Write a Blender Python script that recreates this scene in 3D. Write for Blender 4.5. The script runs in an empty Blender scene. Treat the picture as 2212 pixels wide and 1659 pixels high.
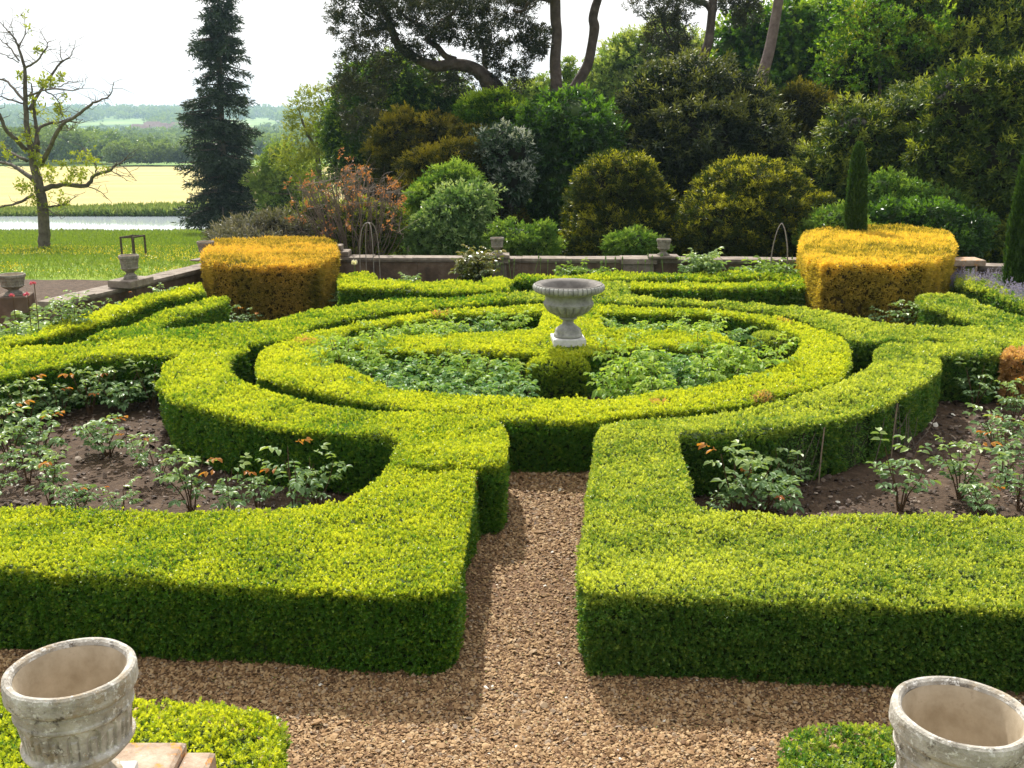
import bpy, math, random
import numpy as np
from mathutils import Vector, Matrix

# ------------------------------------------------------------------ camera, world, sun
scene = bpy.context.scene
PITCH = math.radians(14.753)
CAMZ = 3.6
cam_data = bpy.data.cameras.new("camera")
cam_data.sensor_width = 36.0
cam_data.lens = 36.0
cam_data.clip_start = 0.1
cam_data.clip_end = 12000.0
camera = bpy.data.objects.new("camera", cam_data)
scene.collection.objects.link(camera)
camera.location = (0, 0, CAMZ)
camera.rotation_euler = (math.pi / 2 - PITCH, 0, 0)
scene.camera = camera

SUN_EL = math.radians(47.0)
SUN_AZ = math.radians(-16.0)          # from +Y, negative = towards -X
to_sun = Vector((math.sin(SUN_AZ) * math.cos(SUN_EL), math.cos(SUN_AZ) * math.cos(SUN_EL), math.sin(SUN_EL)))
sl = bpy.data.lights.new("sun", 'SUN')
sl.energy = 5.0
sl.angle = math.radians(0.6)
sl.color = (1.0, 0.95, 0.86)
sun = bpy.data.objects.new("sun", sl)
sun.rotation_euler = to_sun.to_track_quat('Z', 'Y').to_euler()
scene.collection.objects.link(sun)

world = bpy.data.worlds.new("World")
scene.world = world
world.use_nodes = True
wn = world.node_tree.nodes
wl = world.node_tree.links
wn.clear()
w_out = wn.new('ShaderNodeOutputWorld')
bg = wn.new('ShaderNodeBackground')
sky = wn.new('ShaderNodeTexSky')
sky.sky_type = 'NISHITA'
sky.sun_disc = False
sky.sun_elevation = SUN_EL
sky.sun_rotation = SUN_AZ
sky.altitude = 100
sky.air_density = 1.0
sky.dust_density = 2.0
tc = wn.new('ShaderNodeTexCoord')
cl_map = wn.new('ShaderNodeMapping')
cl_map.inputs['Scale'].default_value = (1.0, 1.0, 2.4)
cl_n = wn.new('ShaderNodeTexNoise')
cl_n.inputs['Scale'].default_value = 2.6
cl_n.inputs['Detail'].default_value = 7.0
cl_n.inputs['Roughness'].default_value = 0.55
cl_r = wn.new('ShaderNodeMapRange')
cl_r.inputs[1].default_value = 0.26
cl_r.inputs[2].default_value = 0.40
cl_mix = wn.new('ShaderNodeMixRGB')
cl_mix.inputs[2].default_value = (17.5, 17.6, 18.0, 1)      # bright thin cloud
# cloud is brightest on the sun's side of the sky
dotn = wn.new('ShaderNodeVectorMath')
dotn.operation = 'DOT_PRODUCT'
dotn.inputs[1].default_value = tuple(to_sun)
cl_b = wn.new('ShaderNodeMapRange')
cl_b.inputs[1].default_value = -0.55
cl_b.inputs[2].default_value = 0.62
cl_col = wn.new('ShaderNodeMixRGB')
cl_col.inputs[1].default_value = (8.5, 8.9, 9.6, 1)
cl_col.inputs[2].default_value = (20.0, 19.6, 19.0, 1)
wl.new(tc.outputs['Generated'], dotn.inputs[0])
wl.new(dotn.outputs['Value'], cl_b.inputs[0])
wl.new(cl_b.outputs[0], cl_col.inputs[0])
wl.new(cl_col.outputs[0], cl_mix.inputs[2])
wl.new(tc.outputs['Generated'], cl_map.inputs[0])
wl.new(cl_map.outputs[0], cl_n.inputs['Vector'])
wl.new(cl_n.outputs['Fac'], cl_r.inputs[0])
wl.new(cl_r.outputs[0], cl_mix.inputs[0])
wl.new(sky.outputs[0], cl_mix.inputs[1])
wl.new(cl_mix.outputs[0], bg.inputs['Color'])
bg.inputs['Strength'].default_value = 0.052
wl.new(bg.outputs[0], w_out.inputs[0])

scene.view_settings.view_transform = 'Standard'
scene.view_settings.look = 'None'
scene.view_settings.exposure = 0.45
scene.view_settings.gamma = 1.0
scene.render.resolution_x = 1024
scene.render.resolution_y = 768
scene.cycles.max_bounces = 6
scene.cycles.diffuse_bounces = 3
scene.cycles.glossy_bounces = 2
scene.cycles.transmission_bounces = 4
scene.cycles.transparent_max_bounces = 4
scene.cycles.volume_bounces = 0
scene.cycles.caustics_reflective = False
scene.cycles.caustics_refractive = False

# ------------------------------------------------------------------ helpers
COL = scene.collection
FPX = 2212.0
CX, CY = 1106.0, 829.5

def _ray(px, py):
    x = (px - CX) / FPX
    y = -(py - CY) / FPX
    return np.array([x, math.cos(PITCH) + y * math.sin(PITCH), -math.sin(PITCH) + y * math.cos(PITCH)])

def at(px, py, z):                      # surveyed point of the plan, on the level z
    d = _ray(px, py)
    t = (z - CAMZ) / d[2]
    return d * t + np.array([0, 0, CAMZ])

def atY(px, py, Y):                     # the same, at distance Y from the terrace
    d = _ray(px, py)
    t = Y / d[1]
    return d * t + np.array([0, 0, CAMZ])

def tag(o, label=None, cat=None, group=None, kind=None):
    if label: o['label'] = label
    if cat: o['category'] = cat
    if group: o['group'] = group
    if kind: o['kind'] = kind
    return o

def empty(name, loc, rz=0.0):
    o = bpy.data.objects.new(name, None)
    o.empty_display_size = 0.2
    o.location = tuple(float(v) for v in loc)
    o.rotation_euler = (0, 0, rz)
    COL.objects.link(o)
    return o

def adopt(child, parent):               # children keep world coordinates
    child.parent = parent
    child.matrix_parent_inverse = Matrix.Translation(-Vector(parent.location))
    return child

def npmesh(name, V, F, mat, tint=None, smooth=False, parent=None, fsize=4, matidx=None):
    V = np.asarray(V, dtype=np.float32).reshape(-1, 3)
    F = np.asarray(F, dtype=np.int32).reshape(-1, fsize)
    me = bpy.data.meshes.new(name)
    me.vertices.add(len(V))
    me.vertices.foreach_set("co", V.ravel())
    me.loops.add(F.size)
    me.loops.foreach_set("vertex_index", F.ravel())
    me.polygons.add(len(F))
    me.polygons.foreach_set("loop_start", np.arange(0, F.size, fsize, dtype=np.int32))
    me.polygons.foreach_set("loop_total", np.full(len(F), fsize, dtype=np.int32))
    me.polygons.foreach_set("use_smooth", np.full(len(F), smooth, dtype=bool))
    if tint is not None:
        a = me.attributes.new("tint", 'FLOAT_COLOR', 'POINT')
        t = np.zeros((len(V), 4), dtype=np.float32)
        t[:, :tint.shape[1]] = tint
        t[:, 3] = 1
        a.data.foreach_set("color", t.ravel())
    for m in (mat if isinstance(mat, (list, tuple)) else [mat]):
        me.materials.append(m)
    if matidx is not None:
        me.polygons.foreach_set("material_index", np.asarray(matidx, dtype=np.int32))
    me.update()
    me.validate()
    o = bpy.data.objects.new(name, me)
    COL.objects.link(o)
    if parent is not None:
        adopt(o, parent)
    return o

class MB:                               # collects mixed polygons
    def __init__(s): s.v = []; s.f = []; s.m = []
    def add(s, V, F, m=0):
        k = len(s.v)
        s.v += [tuple(map(float, p)) for p in V]
        s.f += [tuple(i + k for i in q) for q in F]
        s.m += [m] * len(F)
    def box(s, x0, y0, z0, x1, y1, z1, m=0, rz=0, c=None, bev=0.0):
        b = bev
        bm_v = []
        for z, k in ((z0, 0), (z0 + b, 1), (z1 - b, 1), (z1, 0)) if b else ((z0, 1), (z1, 1)):
            d = 0 if k else b
            bm_v.append([(x0 + d, y0 + d, z), (x1 - d, y0 + d, z), (x1 - d, y1 - d, z), (x0 + d, y1 - d, z)])
        V = [p for r in bm_v for p in r]
        if rz:
            c = c or ((x0 + x1) / 2, (y0 + y1) / 2)
            co, si = math.cos(rz), math.sin(rz)
            V = [(c[0] + (x - c[0]) * co - (y - c[1]) * si, c[1] + (x - c[0]) * si + (y - c[1]) * co, z) for x, y, z in V]
        F = [(3, 2, 1, 0)]
        n = len(bm_v)
        for r in range(n - 1):
            for i in range(4):
                j = (i + 1) % 4
                F.append((r * 4 + i, r * 4 + j, r * 4 + 4 + j, r * 4 + 4 + i))
        F.append(tuple(range(4 * n - 4, 4 * n)))
        s.add(V, F, m)
    def tube(s, pts, rad, n=8, m=0, cap=True):
        pts = [np.array(p, float) for p in pts]
        if np.isscalar(rad): rad = [rad] * len(pts)
        rings = []
        up = np.array([0.13, 0.21, 0.97])
        t0 = pts[1] - pts[0]
        a = np.cross(t0, up)
        if np.linalg.norm(a) < 1e-6: a = np.cross(t0, (1, 0, 0))
        a /= np.linalg.norm(a)
        V = []
        for i, p in enumerate(pts):
            t = pts[min(i + 1, len(pts) - 1)] - pts[max(i - 1, 0)]
            t = t / (np.linalg.norm(t) + 1e-9)
            a = a - t * np.dot(a, t)
            a /= (np.linalg.norm(a) + 1e-9)
            b = np.cross(t, a)
            for k in range(n):
                an = 2 * math.pi * k / n
                V.append(p + rad[i] * (a * math.cos(an) + b * math.sin(an)))
        F = []
        for i in range(len(pts) - 1):
            for k in range(n):
                F.append((i * n + k, i * n + (k + 1) % n, (i + 1) * n + (k + 1) % n, (i + 1) * n + k))
        if cap:
            F.append(tuple(range(n - 1, -1, -1)))
            F.append(tuple(range((len(pts) - 1) * n, len(pts) * n)))
        s.add(V, F, m)
    def lathe(s, prof, n=48, c=(0, 0, 0), disp=None, m=0):
        V = []
        for i, (r, z) in enumerate(prof):
            for k in range(n):
                an = 2 * math.pi * k / n
                rr = r + (disp(an, z, r, i) if disp else 0)
                V.append((c[0] + rr * math.cos(an), c[1] + rr * math.sin(an), c[2] + z))
        F = []
        for i in range(len(prof) - 1):
            for k in range(n):
                F.append((i * n + k, i * n + (k + 1) % n, (i + 1) * n + (k + 1) % n, (i + 1) * n + k))
        F.append(tuple(range(n - 1, -1, -1)))
        F.append(tuple(range((len(prof) - 1) * n, len(prof) * n)))
        s.add(V, F, m)
    def build(s, name, mat, parent=None, smooth=False, world=True):
        me = bpy.data.meshes.new(name)
        me.from_pydata(s.v, [], s.f)
        for q in (mat if isinstance(mat, (list, tuple)) else [mat]): me.materials.append(q)
        me.polygons.foreach_set("material_index", s.m)
        me.polygons.foreach_set("use_smooth", [smooth] * len(s.f))
        me.update()
        o = bpy.data.objects.new(name, me)
        COL.objects.link(o)
        if parent is not None:
            if world: adopt(o, parent)
            else: o.parent = parent
        return o

def smooth_path(pts, n=6):              # Catmull-Rom
    P = [np.array(p, float) for p in pts]
    P = [2 * P[0] - P[1]] + P + [2 * P[-1] - P[-2]]
    out = []
    for i in range(1, len(P) - 2):
        for k in range(n):
            t = k / n
            out.append(0.5 * ((2 * P[i]) + (-P[i - 1] + P[i + 1]) * t + (2 * P[i - 1] - 5 * P[i] + 4 * P[i + 1] - P[i + 2]) * t * t
                              + (-P[i - 1] + 3 * P[i] - 3 * P[i + 1] + P[i + 2]) * t ** 3))
    out.append(P[-2])
    return out

# ------------------------------------------------------------------ materials
def newmat(name):
    m = bpy.data.materials.new(name)
    m.use_nodes = True
    nt = m.node_tree
    nt.nodes.clear()
    return m, nt.nodes, nt.links

def ramp(N, stops):
    r = N.new('ShaderNodeValToRGB')
    e = r.color_ramp.elements
    e[0].position, e[0].color = stops[0][0], (*stops[0][1], 1)
    e[1].position, e[1].color = stops[-1][0], (*stops[-1][1], 1)
    for p, c in stops[1:-1]:
        q = e.new(p)
        q.color = (*c, 1)
    return r

def leafmat(name, a, b, c=None, trans=0.45, rough=0.45, tmul=(1.25, 1.2, 0.5), spec=0.3):
    """a..b by random leaf, towards c by new growth and, on tops, painted sunlight"""
    m, N, L = newmat(name)
    out = N.new('ShaderNodeOutputMaterial')
    at_ = N.new('ShaderNodeAttribute')
    at_.attribute_name = "tint"
    sp = N.new('ShaderNodeSeparateColor')
    L.new(at_.outputs['Color'], sp.inputs[0])
    mx = N.new('ShaderNodeMixRGB')
    mx.inputs[1].default_value = (*a, 1)
    mx.inputs[2].default_value = (*b, 1)
    L.new(sp.outputs[0], mx.inputs[0])
    col = mx.outputs[0]
    if c is not None:
        m2 = N.new('ShaderNodeMixRGB')
        m2.inputs[2].default_value = (*c, 1)
        L.new(sp.outputs[1], m2.inputs[0])
        L.new(col, m2.inputs[1])
        col = m2.outputs[0]
    pr = N.new('ShaderNodeBsdfPrincipled')
    pr.inputs['Roughness'].default_value = rough
    pr.inputs['Specular IOR Level'].default_value = spec
    L.new(col, pr.inputs['Base Color'])
    tr = N.new('ShaderNodeBsdfTranslucent')
    mu = N.new('ShaderNodeMixRGB')
    mu.blend_type = 'MULTIPLY'
    mu.inputs[0].default_value = 1
    mu.inputs[2].default_value = (*tmul, 1)
    L.new(col, mu.inputs[1])
    L.new(mu.outputs[0], tr.inputs[0])
    ms = N.new('ShaderNodeMixShader')
    ms.inputs[0].default_value = trans
    L.new(pr.outputs[0], ms.inputs[1])
    L.new(tr.outputs[0], ms.inputs[2])
    L.new(ms.outputs[0], out.inputs[0])
    return m

def surfmat(name, stops, scale=8.0, detail=6.0, rough=0.85, bump=0.3, bscale=40.0, spots=None, dist=0.01, vor=None):
    """noise coloured surface with bump; spots = list of (colour, scale, lo, hi)"""
    m, N, L = newmat(name)
    out = N.new('ShaderNodeOutputMaterial')
    g = N.new('ShaderNodeNewGeometry')
    n1 = N.new('ShaderNodeTexNoise')
    n1.inputs['Scale'].default_value = scale
    n1.inputs['Detail'].default_value = detail
    n1.inputs['Roughness'].default_value = 0.62
    L.new(g.outputs['Position'], n1.inputs['Vector'])
    r = ramp(N, stops)
    L.new(n1.outputs['Fac'], r.inputs[0])
    col = r.outputs[0]
    for (sc_, ss, lo, hi) in (spots or []):
        n2 = N.new('ShaderNodeTexNoise')
        n2.inputs['Scale'].default_value = ss
        n2.inputs['Detail'].default_value = 8
        n2.inputs['Roughness'].default_value = 0.7
        L.new(g.outputs['Position'], n2.inputs['Vector'])
        mr = N.new('ShaderNodeMapRange')
        mr.inputs[1].default_value = lo
        mr.inputs[2].default_value = hi
        L.new(n2.outputs['Fac'], mr.inputs[0])
        mx = N.new('ShaderNodeMixRGB')
        mx.inputs[2].default_value = (*sc_, 1)
        L.new(mr.outputs[0], mx.inputs[0])
        L.new(col, mx.inputs[1])
        col = mx.outputs[0]
    pr = N.new('ShaderNodeBsdfPrincipled')
    pr.inputs['Roughness'].default_value = rough
    pr.inputs['Specular IOR Level'].default_value = 0.25
    L.new(col, pr.inputs['Base Color'])
    n3 = N.new('ShaderNodeTexNoise')
    n3.inputs['Scale'].default_value = bscale
    n3.inputs['Detail'].default_value = 6
    n3.inputs['Roughness'].default_value = 0.65
    L.new(g.outputs['Position'], n3.inputs['Vector'])
    bp = N.new('ShaderNodeBump')
    bp.inputs['Strength'].default_value = bump
    bp.inputs['Distance'].default_value = dist
    L.new(n3.outputs['Fac'], bp.inputs['Height'])
    L.new(bp.outputs[0], pr.inputs['Normal'])
    L.new(pr.outputs[0], out.inputs[0])
    return m

M = {}
M['box'] = leafmat('box_leaves', (.045, .155, .018), (.125, .30, .028), (.61, .65, .05), trans=0.45, rough=.36, spec=.5)
M['box_soft'] = leafmat('box_leaves_soft', (.05, .15, .022), (.125, .27, .04), (.60, .65, .10), trans=0.44, rough=.38, spec=.5)
M['box_dull'] = leafmat('box_leaves_dull', (.08, .16, .02), (.15, .25, .03), (.30, .34, .06), trans=0.42, rough=.5)
M['box_dead'] = leafmat('box_leaves_scorched', (.34, .17, .05), (.52, .33, .12), (.66, .42, .18), trans=0.35, rough=.6)
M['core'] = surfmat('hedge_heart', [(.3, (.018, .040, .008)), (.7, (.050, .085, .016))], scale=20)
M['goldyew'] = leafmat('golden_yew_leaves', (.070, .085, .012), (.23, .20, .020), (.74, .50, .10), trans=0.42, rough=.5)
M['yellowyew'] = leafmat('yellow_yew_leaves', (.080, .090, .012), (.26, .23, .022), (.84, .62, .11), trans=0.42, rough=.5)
M['yewcore'] = surfmat('yew_heart_shade', [(.3, (.006, .007, .003)), (.7, (.016, .016, .006))], scale=20)  # near-black, paints the deep shade inside the crowns
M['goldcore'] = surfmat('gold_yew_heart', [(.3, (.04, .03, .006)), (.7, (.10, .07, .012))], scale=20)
M['soil'] = surfmat('soil', [(.3, (.048, .029, .017)), (.55, (.092, .058, .036)), (.75, (.16, .108, .07))], scale=9, detail=9, bump=1.0, bscale=28, dist=.035,
                    spots=[((.42, .34, .28), 130, .70, .76)])
M['gravelbase'] = surfmat('gravel_base', [(.3, (.13, .075, .04)), (.55, (.21, .125, .07)), (.75, (.30, .19, .11))], scale=30, bump=1.0, bscale=60, dist=.02)
M['stone'] = surfmat('weathered_stone', [(.30, (.22, .20, .17)), (.5, (.42, .39, .34)), (.70, (.62, .59, .53))], scale=11, detail=10, bump=.9, bscale=60, dist=.010,
                     spots=[((.34, .26, .16), 5, .52, .66), ((.10, .085, .07), 12, .57, .66), ((.66, .64, .60), 38, .56, .61), ((.55, .20, .03), 17, .685, .71)])
M['potin'] = surfmat('pot_inside', [(.3, (.34, .275, .19)), (.7, (.52, .44, .33))], scale=10, bump=.3, bscale=80, dist=.003,
                     spots=[((.17, .12, .07), 5, .58, .72)])
M['urnstone'] = surfmat('grey_urn_stone', [(.3, (.20, .198, .185)), (.52, (.34, .335, .31)), (.75, (.48, .47, .44))], scale=9, detail=9, bump=.35, bscale=70, dist=.004,
                        spots=[((.22, .23, .12), 5, .56, .72), ((.16, .15, .14), 22, .66, .74)])
M['plinthstone'] = surfmat('pale_plinth_stone', [(.3, (.55, .54, .52)), (.7, (.78, .77, .75))], scale=16, bump=.3, bscale=60, dist=.004)
M['coping'] = surfmat('coping_stone', [(.3, (.13, .105, .085)), (.5, (.23, .19, .155)), (.75, (.36, .315, .265))], scale=6, detail=10, bump=.7, bscale=25, dist=.015,
                      spots=[((.08, .06, .055), 4, .60, .72), ((.42, .32, .12), 12, .68, .76)])
M['wallstone'] = surfmat('brown_wall_stone', [(.3, (.075, .052, .036)), (.5, (.14, .098, .068)), (.75, (.24, .185, .14))], scale=3.2, detail=9, bump=.6, bscale=18, dist=.02,
                         spots=[((.055, .04, .035), 2.5, .56, .72), ((.30, .27, .24), 20, .70, .76)])
M['lichen'] = surfmat('lichened_sandstone', [(.3, (.24, .17, .12)), (.5, (.40, .30, .22)), (.75, (.58, .48, .38))], scale=10, detail=9, bump=.7, bscale=40, dist=.01,
                      spots=[((.62, .26, .04), 9, .55, .62), ((.60, .58, .54), 14, .62, .68)])
M['bark'] = surfmat('grey_bark', [(.3, (.07, .055, .045)), (.7, (.19, .16, .135))], scale=5, bump=1.0, bscale=14, dist=.06)
M['pinebark'] = surfmat('pine_bark', [(.3, (.060, .044, .035)), (.6, (.13, .10, .085)), (.8, (.22, .175, .15))], scale=4, bump=1.0, bscale=10, dist=.06)
M['pinepink'] = surfmat('pale_pine_bark', [(.3, (.12, .085, .075)), (.6, (.21, .16, .145)), (.8, (.30, .24, .215))], scale=5, bump=1.0, bscale=16, dist=.04)
M['twig'] = surfmat('twigs', [(.3, (.10, .075, .06)), (.7, (.24, .20, .16))], scale=20)
M['metal'] = surfmat('rusty_wire', [(.3, (.15, .13, .11)), (.7, (.30, .27, .24))], scale=30, rough=.6)
M['greymetal'] = surfmat('grey_painted_frame', [(.3, (.25, .25, .26)), (.7, (.42, .42, .43))], scale=20, rough=.5)
M['post'] = surfmat('post_wood', [(.3, (.05, .035, .025)), (.7, (.12, .09, .065))], scale=20)

RNG = np.random.default_rng(7)

def leafquads(Pn, D, N_, L, W, curl=0.12):
    D = D / (np.linalg.norm(D, axis=1, keepdims=True) + 1e-9)
    S = np.cross(D, N_)
    S /= (np.linalg.norm(S, axis=1, keepdims=True) + 1e-9)
    U = np.cross(S, D)
    L = np.broadcast_to(L, (len(Pn),))[:, None]
    W = np.broadcast_to(W, (len(Pn),))[:, None]
    mid = Pn + D * (0.52 * L) + U * (L * curl)
    V = np.stack([Pn, mid + S * (W * .5), Pn + D * L, mid - S * (W * .5)], axis=1)
    return V.reshape(-1, 3)

def leafobj(name, V, tint, mat, parent=None):
    n = len(V) // 4
    F = np.arange(n * 4, dtype=np.int32).reshape(-1, 4)
    return npmesh(name, V, F, mat, tint=np.repeat(tint, 4, axis=0), parent=parent)

def sprigs(Pn, A, k, L, aspect=.5, spread=.9, stem=.5, droop=0.0, g=None, rng=RNG, rlo=0, rhi=1):
    """k leaves round each sprig axis A; returns verts and tint"""
    n = len(Pn)
    A = A / (np.linalg.norm(A, axis=1, keepdims=True) + 1e-9)
    ref = rng.normal(size=(n, 3))
    B = np.cross(A, ref); B /= (np.linalg.norm(B, axis=1, keepdims=True) + 1e-9)
    C = np.cross(A, B)
    L = np.broadcast_to(L, (n,))
    base_r = rng.random(n)
    if g is None: g = np.zeros(n)
    Vs, Ts = [], []
    for i in range(k):
        an = i * 2.4 + rng.normal(size=n) * .35
        rad = B * np.cos(an)[:, None] + C * np.sin(an)[:, None]
        f = i / max(k - 1, 1)
        sp = spread * (1.0 - .55 * f) + rng.normal(size=n) * .15
        D = A * (0.35 + .55 * f) + rad * sp[:, None]
        D[:, 2] -= droop
        p0 = Pn + A * (L * stem * (f * 1.3))[:, None]
        Nn = A + rng.normal(size=(n, 3)) * .25
        ll = L * rng.uniform(.7, 1.15, n)
        Vs.append(leafquads(p0, D, Nn, ll, ll * aspect).reshape(n, 4, 3))
        r = np.clip(base_r * .6 + rng.random(n) * .4, 0, 1)
        Ts.append(np.stack([rlo + (rhi - rlo) * r, np.clip(g + (f - .5) * .25 * (g > .02), 0, 1), r * 0], axis=1))
    V = np.stack(Vs, axis=1).reshape(-1, 3)
    T = np.stack(Ts, axis=1).reshape(-1, 3)
    return V, T

def lowfreq(seed, n=10, lo=2.0, hi=14.0, dim=2):
    r = np.random.default_rng(seed)
    k = r.normal(size=(n, dim)); k /= np.linalg.norm(k, axis=1, keepdims=True)
    w = np.exp(r.uniform(math.log(lo), math.log(hi), n))
    ph = r.uniform(0, 6.28, n)
    amp = (lo / w) ** .6
    amp /= amp.sum() ** .9
    def f(P):
        P = np.asarray(P)[:, :dim]
        return (np.sin(P @ (k * w[:, None]).T + ph) * amp).sum(1)
    return f

def resample(loop, step):
    pts = []
    n = len(loop)
    for i in range(n):
        a, b = np.array(loop[i]), np.array(loop[(i + 1) % n])
        d = np.linalg.norm(b - a)
        m = max(1, int(round(d / step)))
        for k in range(m): pts.append(a + (b - a) * k / m)
    return np.array(pts)

def chaikin(loop, it=2):
    P = np.array(loop)
    for _ in range(it):
        Q = np.roll(P, -1, axis=0)
        P = np.stack([.75 * P + .25 * Q, .25 * P + .75 * Q], axis=1).reshape(-1, 2)
    return P

def inside(Q, loops):
    r = np.zeros(len(Q), bool)
    for lp in loops:
        x1, y1 = lp[:, 0], lp[:, 1]
        x2, y2 = np.roll(x1, -1), np.roll(y1, -1)
        for a, b, c, d in zip(x1, y1, x2, y2):
            if b == d: continue
            cond = ((Q[:, 1] >= min(b, d)) & (Q[:, 1] < max(b, d)))
            idx = np.nonzero(cond)[0]
            if len(idx) == 0: continue
            xi = a + (Q[idx, 1] - b) / (d - b) * (c - a)
            h = idx[Q[idx, 0] < xi]
            r[h] ^= True
    return r

def edge_dist(Q, loops, chunk=20000):
    segs = np.concatenate([np.concatenate([lp, np.roll(lp, -1, axis=0)], axis=1) for lp in loops])
    out = np.empty(len(Q))
    A = segs[:, :2]; D = segs[:, 2:] - A; dd = (D * D).sum(1) + 1e-12
    for s in range(0, len(Q), chunk):
        q = Q[s:s + chunk]
        t = np.clip(((q[:, None, :] - A) * D).sum(2) / dd, 0, 1)
        e = q[:, None, :] - (A + t[..., None] * D)
        out[s:s + chunk] = np.sqrt((e * e).sum(2).min(1))
    return out

def signed_area(lp):
    x, y = lp[:, 0], lp[:, 1]
    return .5 * np.sum(x * np.roll(y, -1) - np.roll(x, -1) * y)

LEAFK = 0.0027
def hedge(name, label, loops_px, ztop=.65, mats=('box', 'core'), newg=.55, seed=1, cat='hedge', group=None, zb=0.0,
          world_xy=False, lmin=.0205, kleaf=6, dens=1.75, amp=1.0, rnd=.05, aspect=.58, spread=.9, sidenew=.0, patches=(), gpatch=.35, k=LEAFK, lit=None,
          facelen=1.0, core_in=.10, bare=(), sidegrad=0.0):
    rng = np.random.default_rng(seed)
    loops = []
    for lp in loops_px:
        w = np.array([at(x, y, ztop)[:2] for x, y in lp]) if not world_xy else np.array(lp, float)
        w = chaikin(resample(w, .16), 2)
        loops.append(w)
    if signed_area(loops[0]) < 0: loops[0] = loops[0][::-1]
    for i in range(1, len(loops)):
        if signed_area(loops[i]) > 0: loops[i] = loops[i][::-1]
    f1 = lowfreq(seed, 12, 2.5, 22.0)
    f3 = lowfreq(seed + 50, 16, 3.0, 30.0, dim=3)
    fcol = lowfreq(seed + 99, 8, 1.0, 9.0)
    fh = lowfreq(seed + 7, 22, 38.0, 95.0, dim=3)
    c = loops[0].mean(0)
    root = empty(name, (c[0], c[1], zb))
    # ---- top
    allp = np.concatenate(loops)
    lo, hi = allp.min(0) - .02, allp.max(0) + .02
    d0 = np.sqrt(max(lo[1], 1) ** 2)
    Lm = max(lmin, k * max(d0, 5.5))
    nd = dens / Lm ** 2
    n = int(nd * np.prod(hi - lo))
    Q = rng.uniform(lo, hi, size=(n, 2))
    dist = np.hypot(Q[:, 0], Q[:, 1])
    Lq = np.maximum(lmin, k * np.maximum(dist, 5.5))
    keep = rng.random(n) < (Lm / Lq) ** 2
    Q, Lq = Q[keep], Lq[keep]
    keep = inside(Q, loops)
    Q, Lq = Q[keep], Lq[keep]
    ed = edge_dist(Q, [lp[::2] for lp in loops])
    Q3 = np.column_stack([Q, Q[:, 0] * 0])
    th = fh(Q3)
    z = ztop - .012 + f1(Q) * .060 * amp + th * .016 - np.clip(1 - ed / rnd, 0, 1) ** 2 * rnd * .55 + rng.normal(size=len(Q)) * .010
    stray = rng.random(len(Q)) < .05
    z = z + stray * rng.uniform(.01, .035, len(Q)) * amp
    Pt = np.column_stack([Q, z])
    At = np.column_stack([rng.normal(size=(len(Q), 2)) * .42, np.full(len(Q), 1.0)])
    g = np.clip(newg + fcol(Q) * gpatch + f1(Q * 2.2) * gpatch * .9 + th * .30 + rng.normal(size=len(Q)) * .22, 0, 1)
    V, T = sprigs(Pt - At * (Lq * .5)[:, None], At, kleaf, Lq, aspect=aspect, spread=spread, g=g, rng=rng)
    Vs, Ts = [V], [T]
    # ---- sides
    for lp in loops:
        a, b = lp, np.roll(lp, -1, axis=0)
        d = b - a
        ln = np.linalg.norm(d, axis=1)
        nx = np.stack([d[:, 1], -d[:, 0]], axis=1) / (ln[:, None] + 1e-9)
        mid = (a + b) / 2
        dm = np.hypot(mid[:, 0], mid[:, 1])
        Ls = np.maximum(lmin, k * np.maximum(dm, 5.5)) * facelen
        facing = (-(mid / dm[:, None]) * nx).sum(1)
        w = np.where(facing > -.15, 1.0, .35)
        exp_n = ln * (ztop - zb) * dens * 1.1 / Ls ** 2 * w
        cnt = rng.poisson(exp_n)
        idx = np.repeat(np.arange(len(a)), cnt)
        m = len(idx)
        u = rng.random(m)
        hz = rng.random(m) ** .92
        q = a[idx] + d[idx] * u[:, None]
        zz = zb + hz * (ztop - zb - .02) 
        P3 = np.column_stack([q, zz])
        off = f3(P3 * np.array([1, 1, 1.4])) * .075 * amp + rng.normal(size=m) * .012 - .036 - .03 * (1 - hz) ** 3
        ts = fh(P3)
        off += ts * .022
        off += np.clip((hz - .80) / .2, 0, 1) * np.clip(f3(P3 * 2.2) + .1, 0, 1) * .06 - np.clip((hz - .92) / .08, 0, 1) ** 2 * rnd * .3
        P3[:, :2] += nx[idx] * off[:, None]
        A = np.column_stack([nx[idx], np.full(m, .55)]) + rng.normal(size=(m, 3)) * .38
        Lq = Ls[idx] * 1.12
        gg = np.clip(sidenew + np.clip(ts, 0, 1) * .16 + sidegrad * hz ** 2 + f1(P3 * 1.3) * sidegrad + np.clip((hz - .84 - .10 * f3(P3 * 1.6)) / .16, 0, 1) * newg * .75 + f3(P3 * 2.5) * .25 * (sidenew > .05) + rng.normal(size=m) * .07, 0, 1)  # side tint kept dark: older leaves, plus shade put into the colour
        V, T = sprigs(P3 - A * (Lq * .5)[:, None], A, kleaf, Lq, aspect=aspect, spread=spread, g=gg, rng=rng)
        Vs.append(V); Ts.append(T)
    V = np.concatenate(Vs); T = np.concatenate(Ts)
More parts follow.
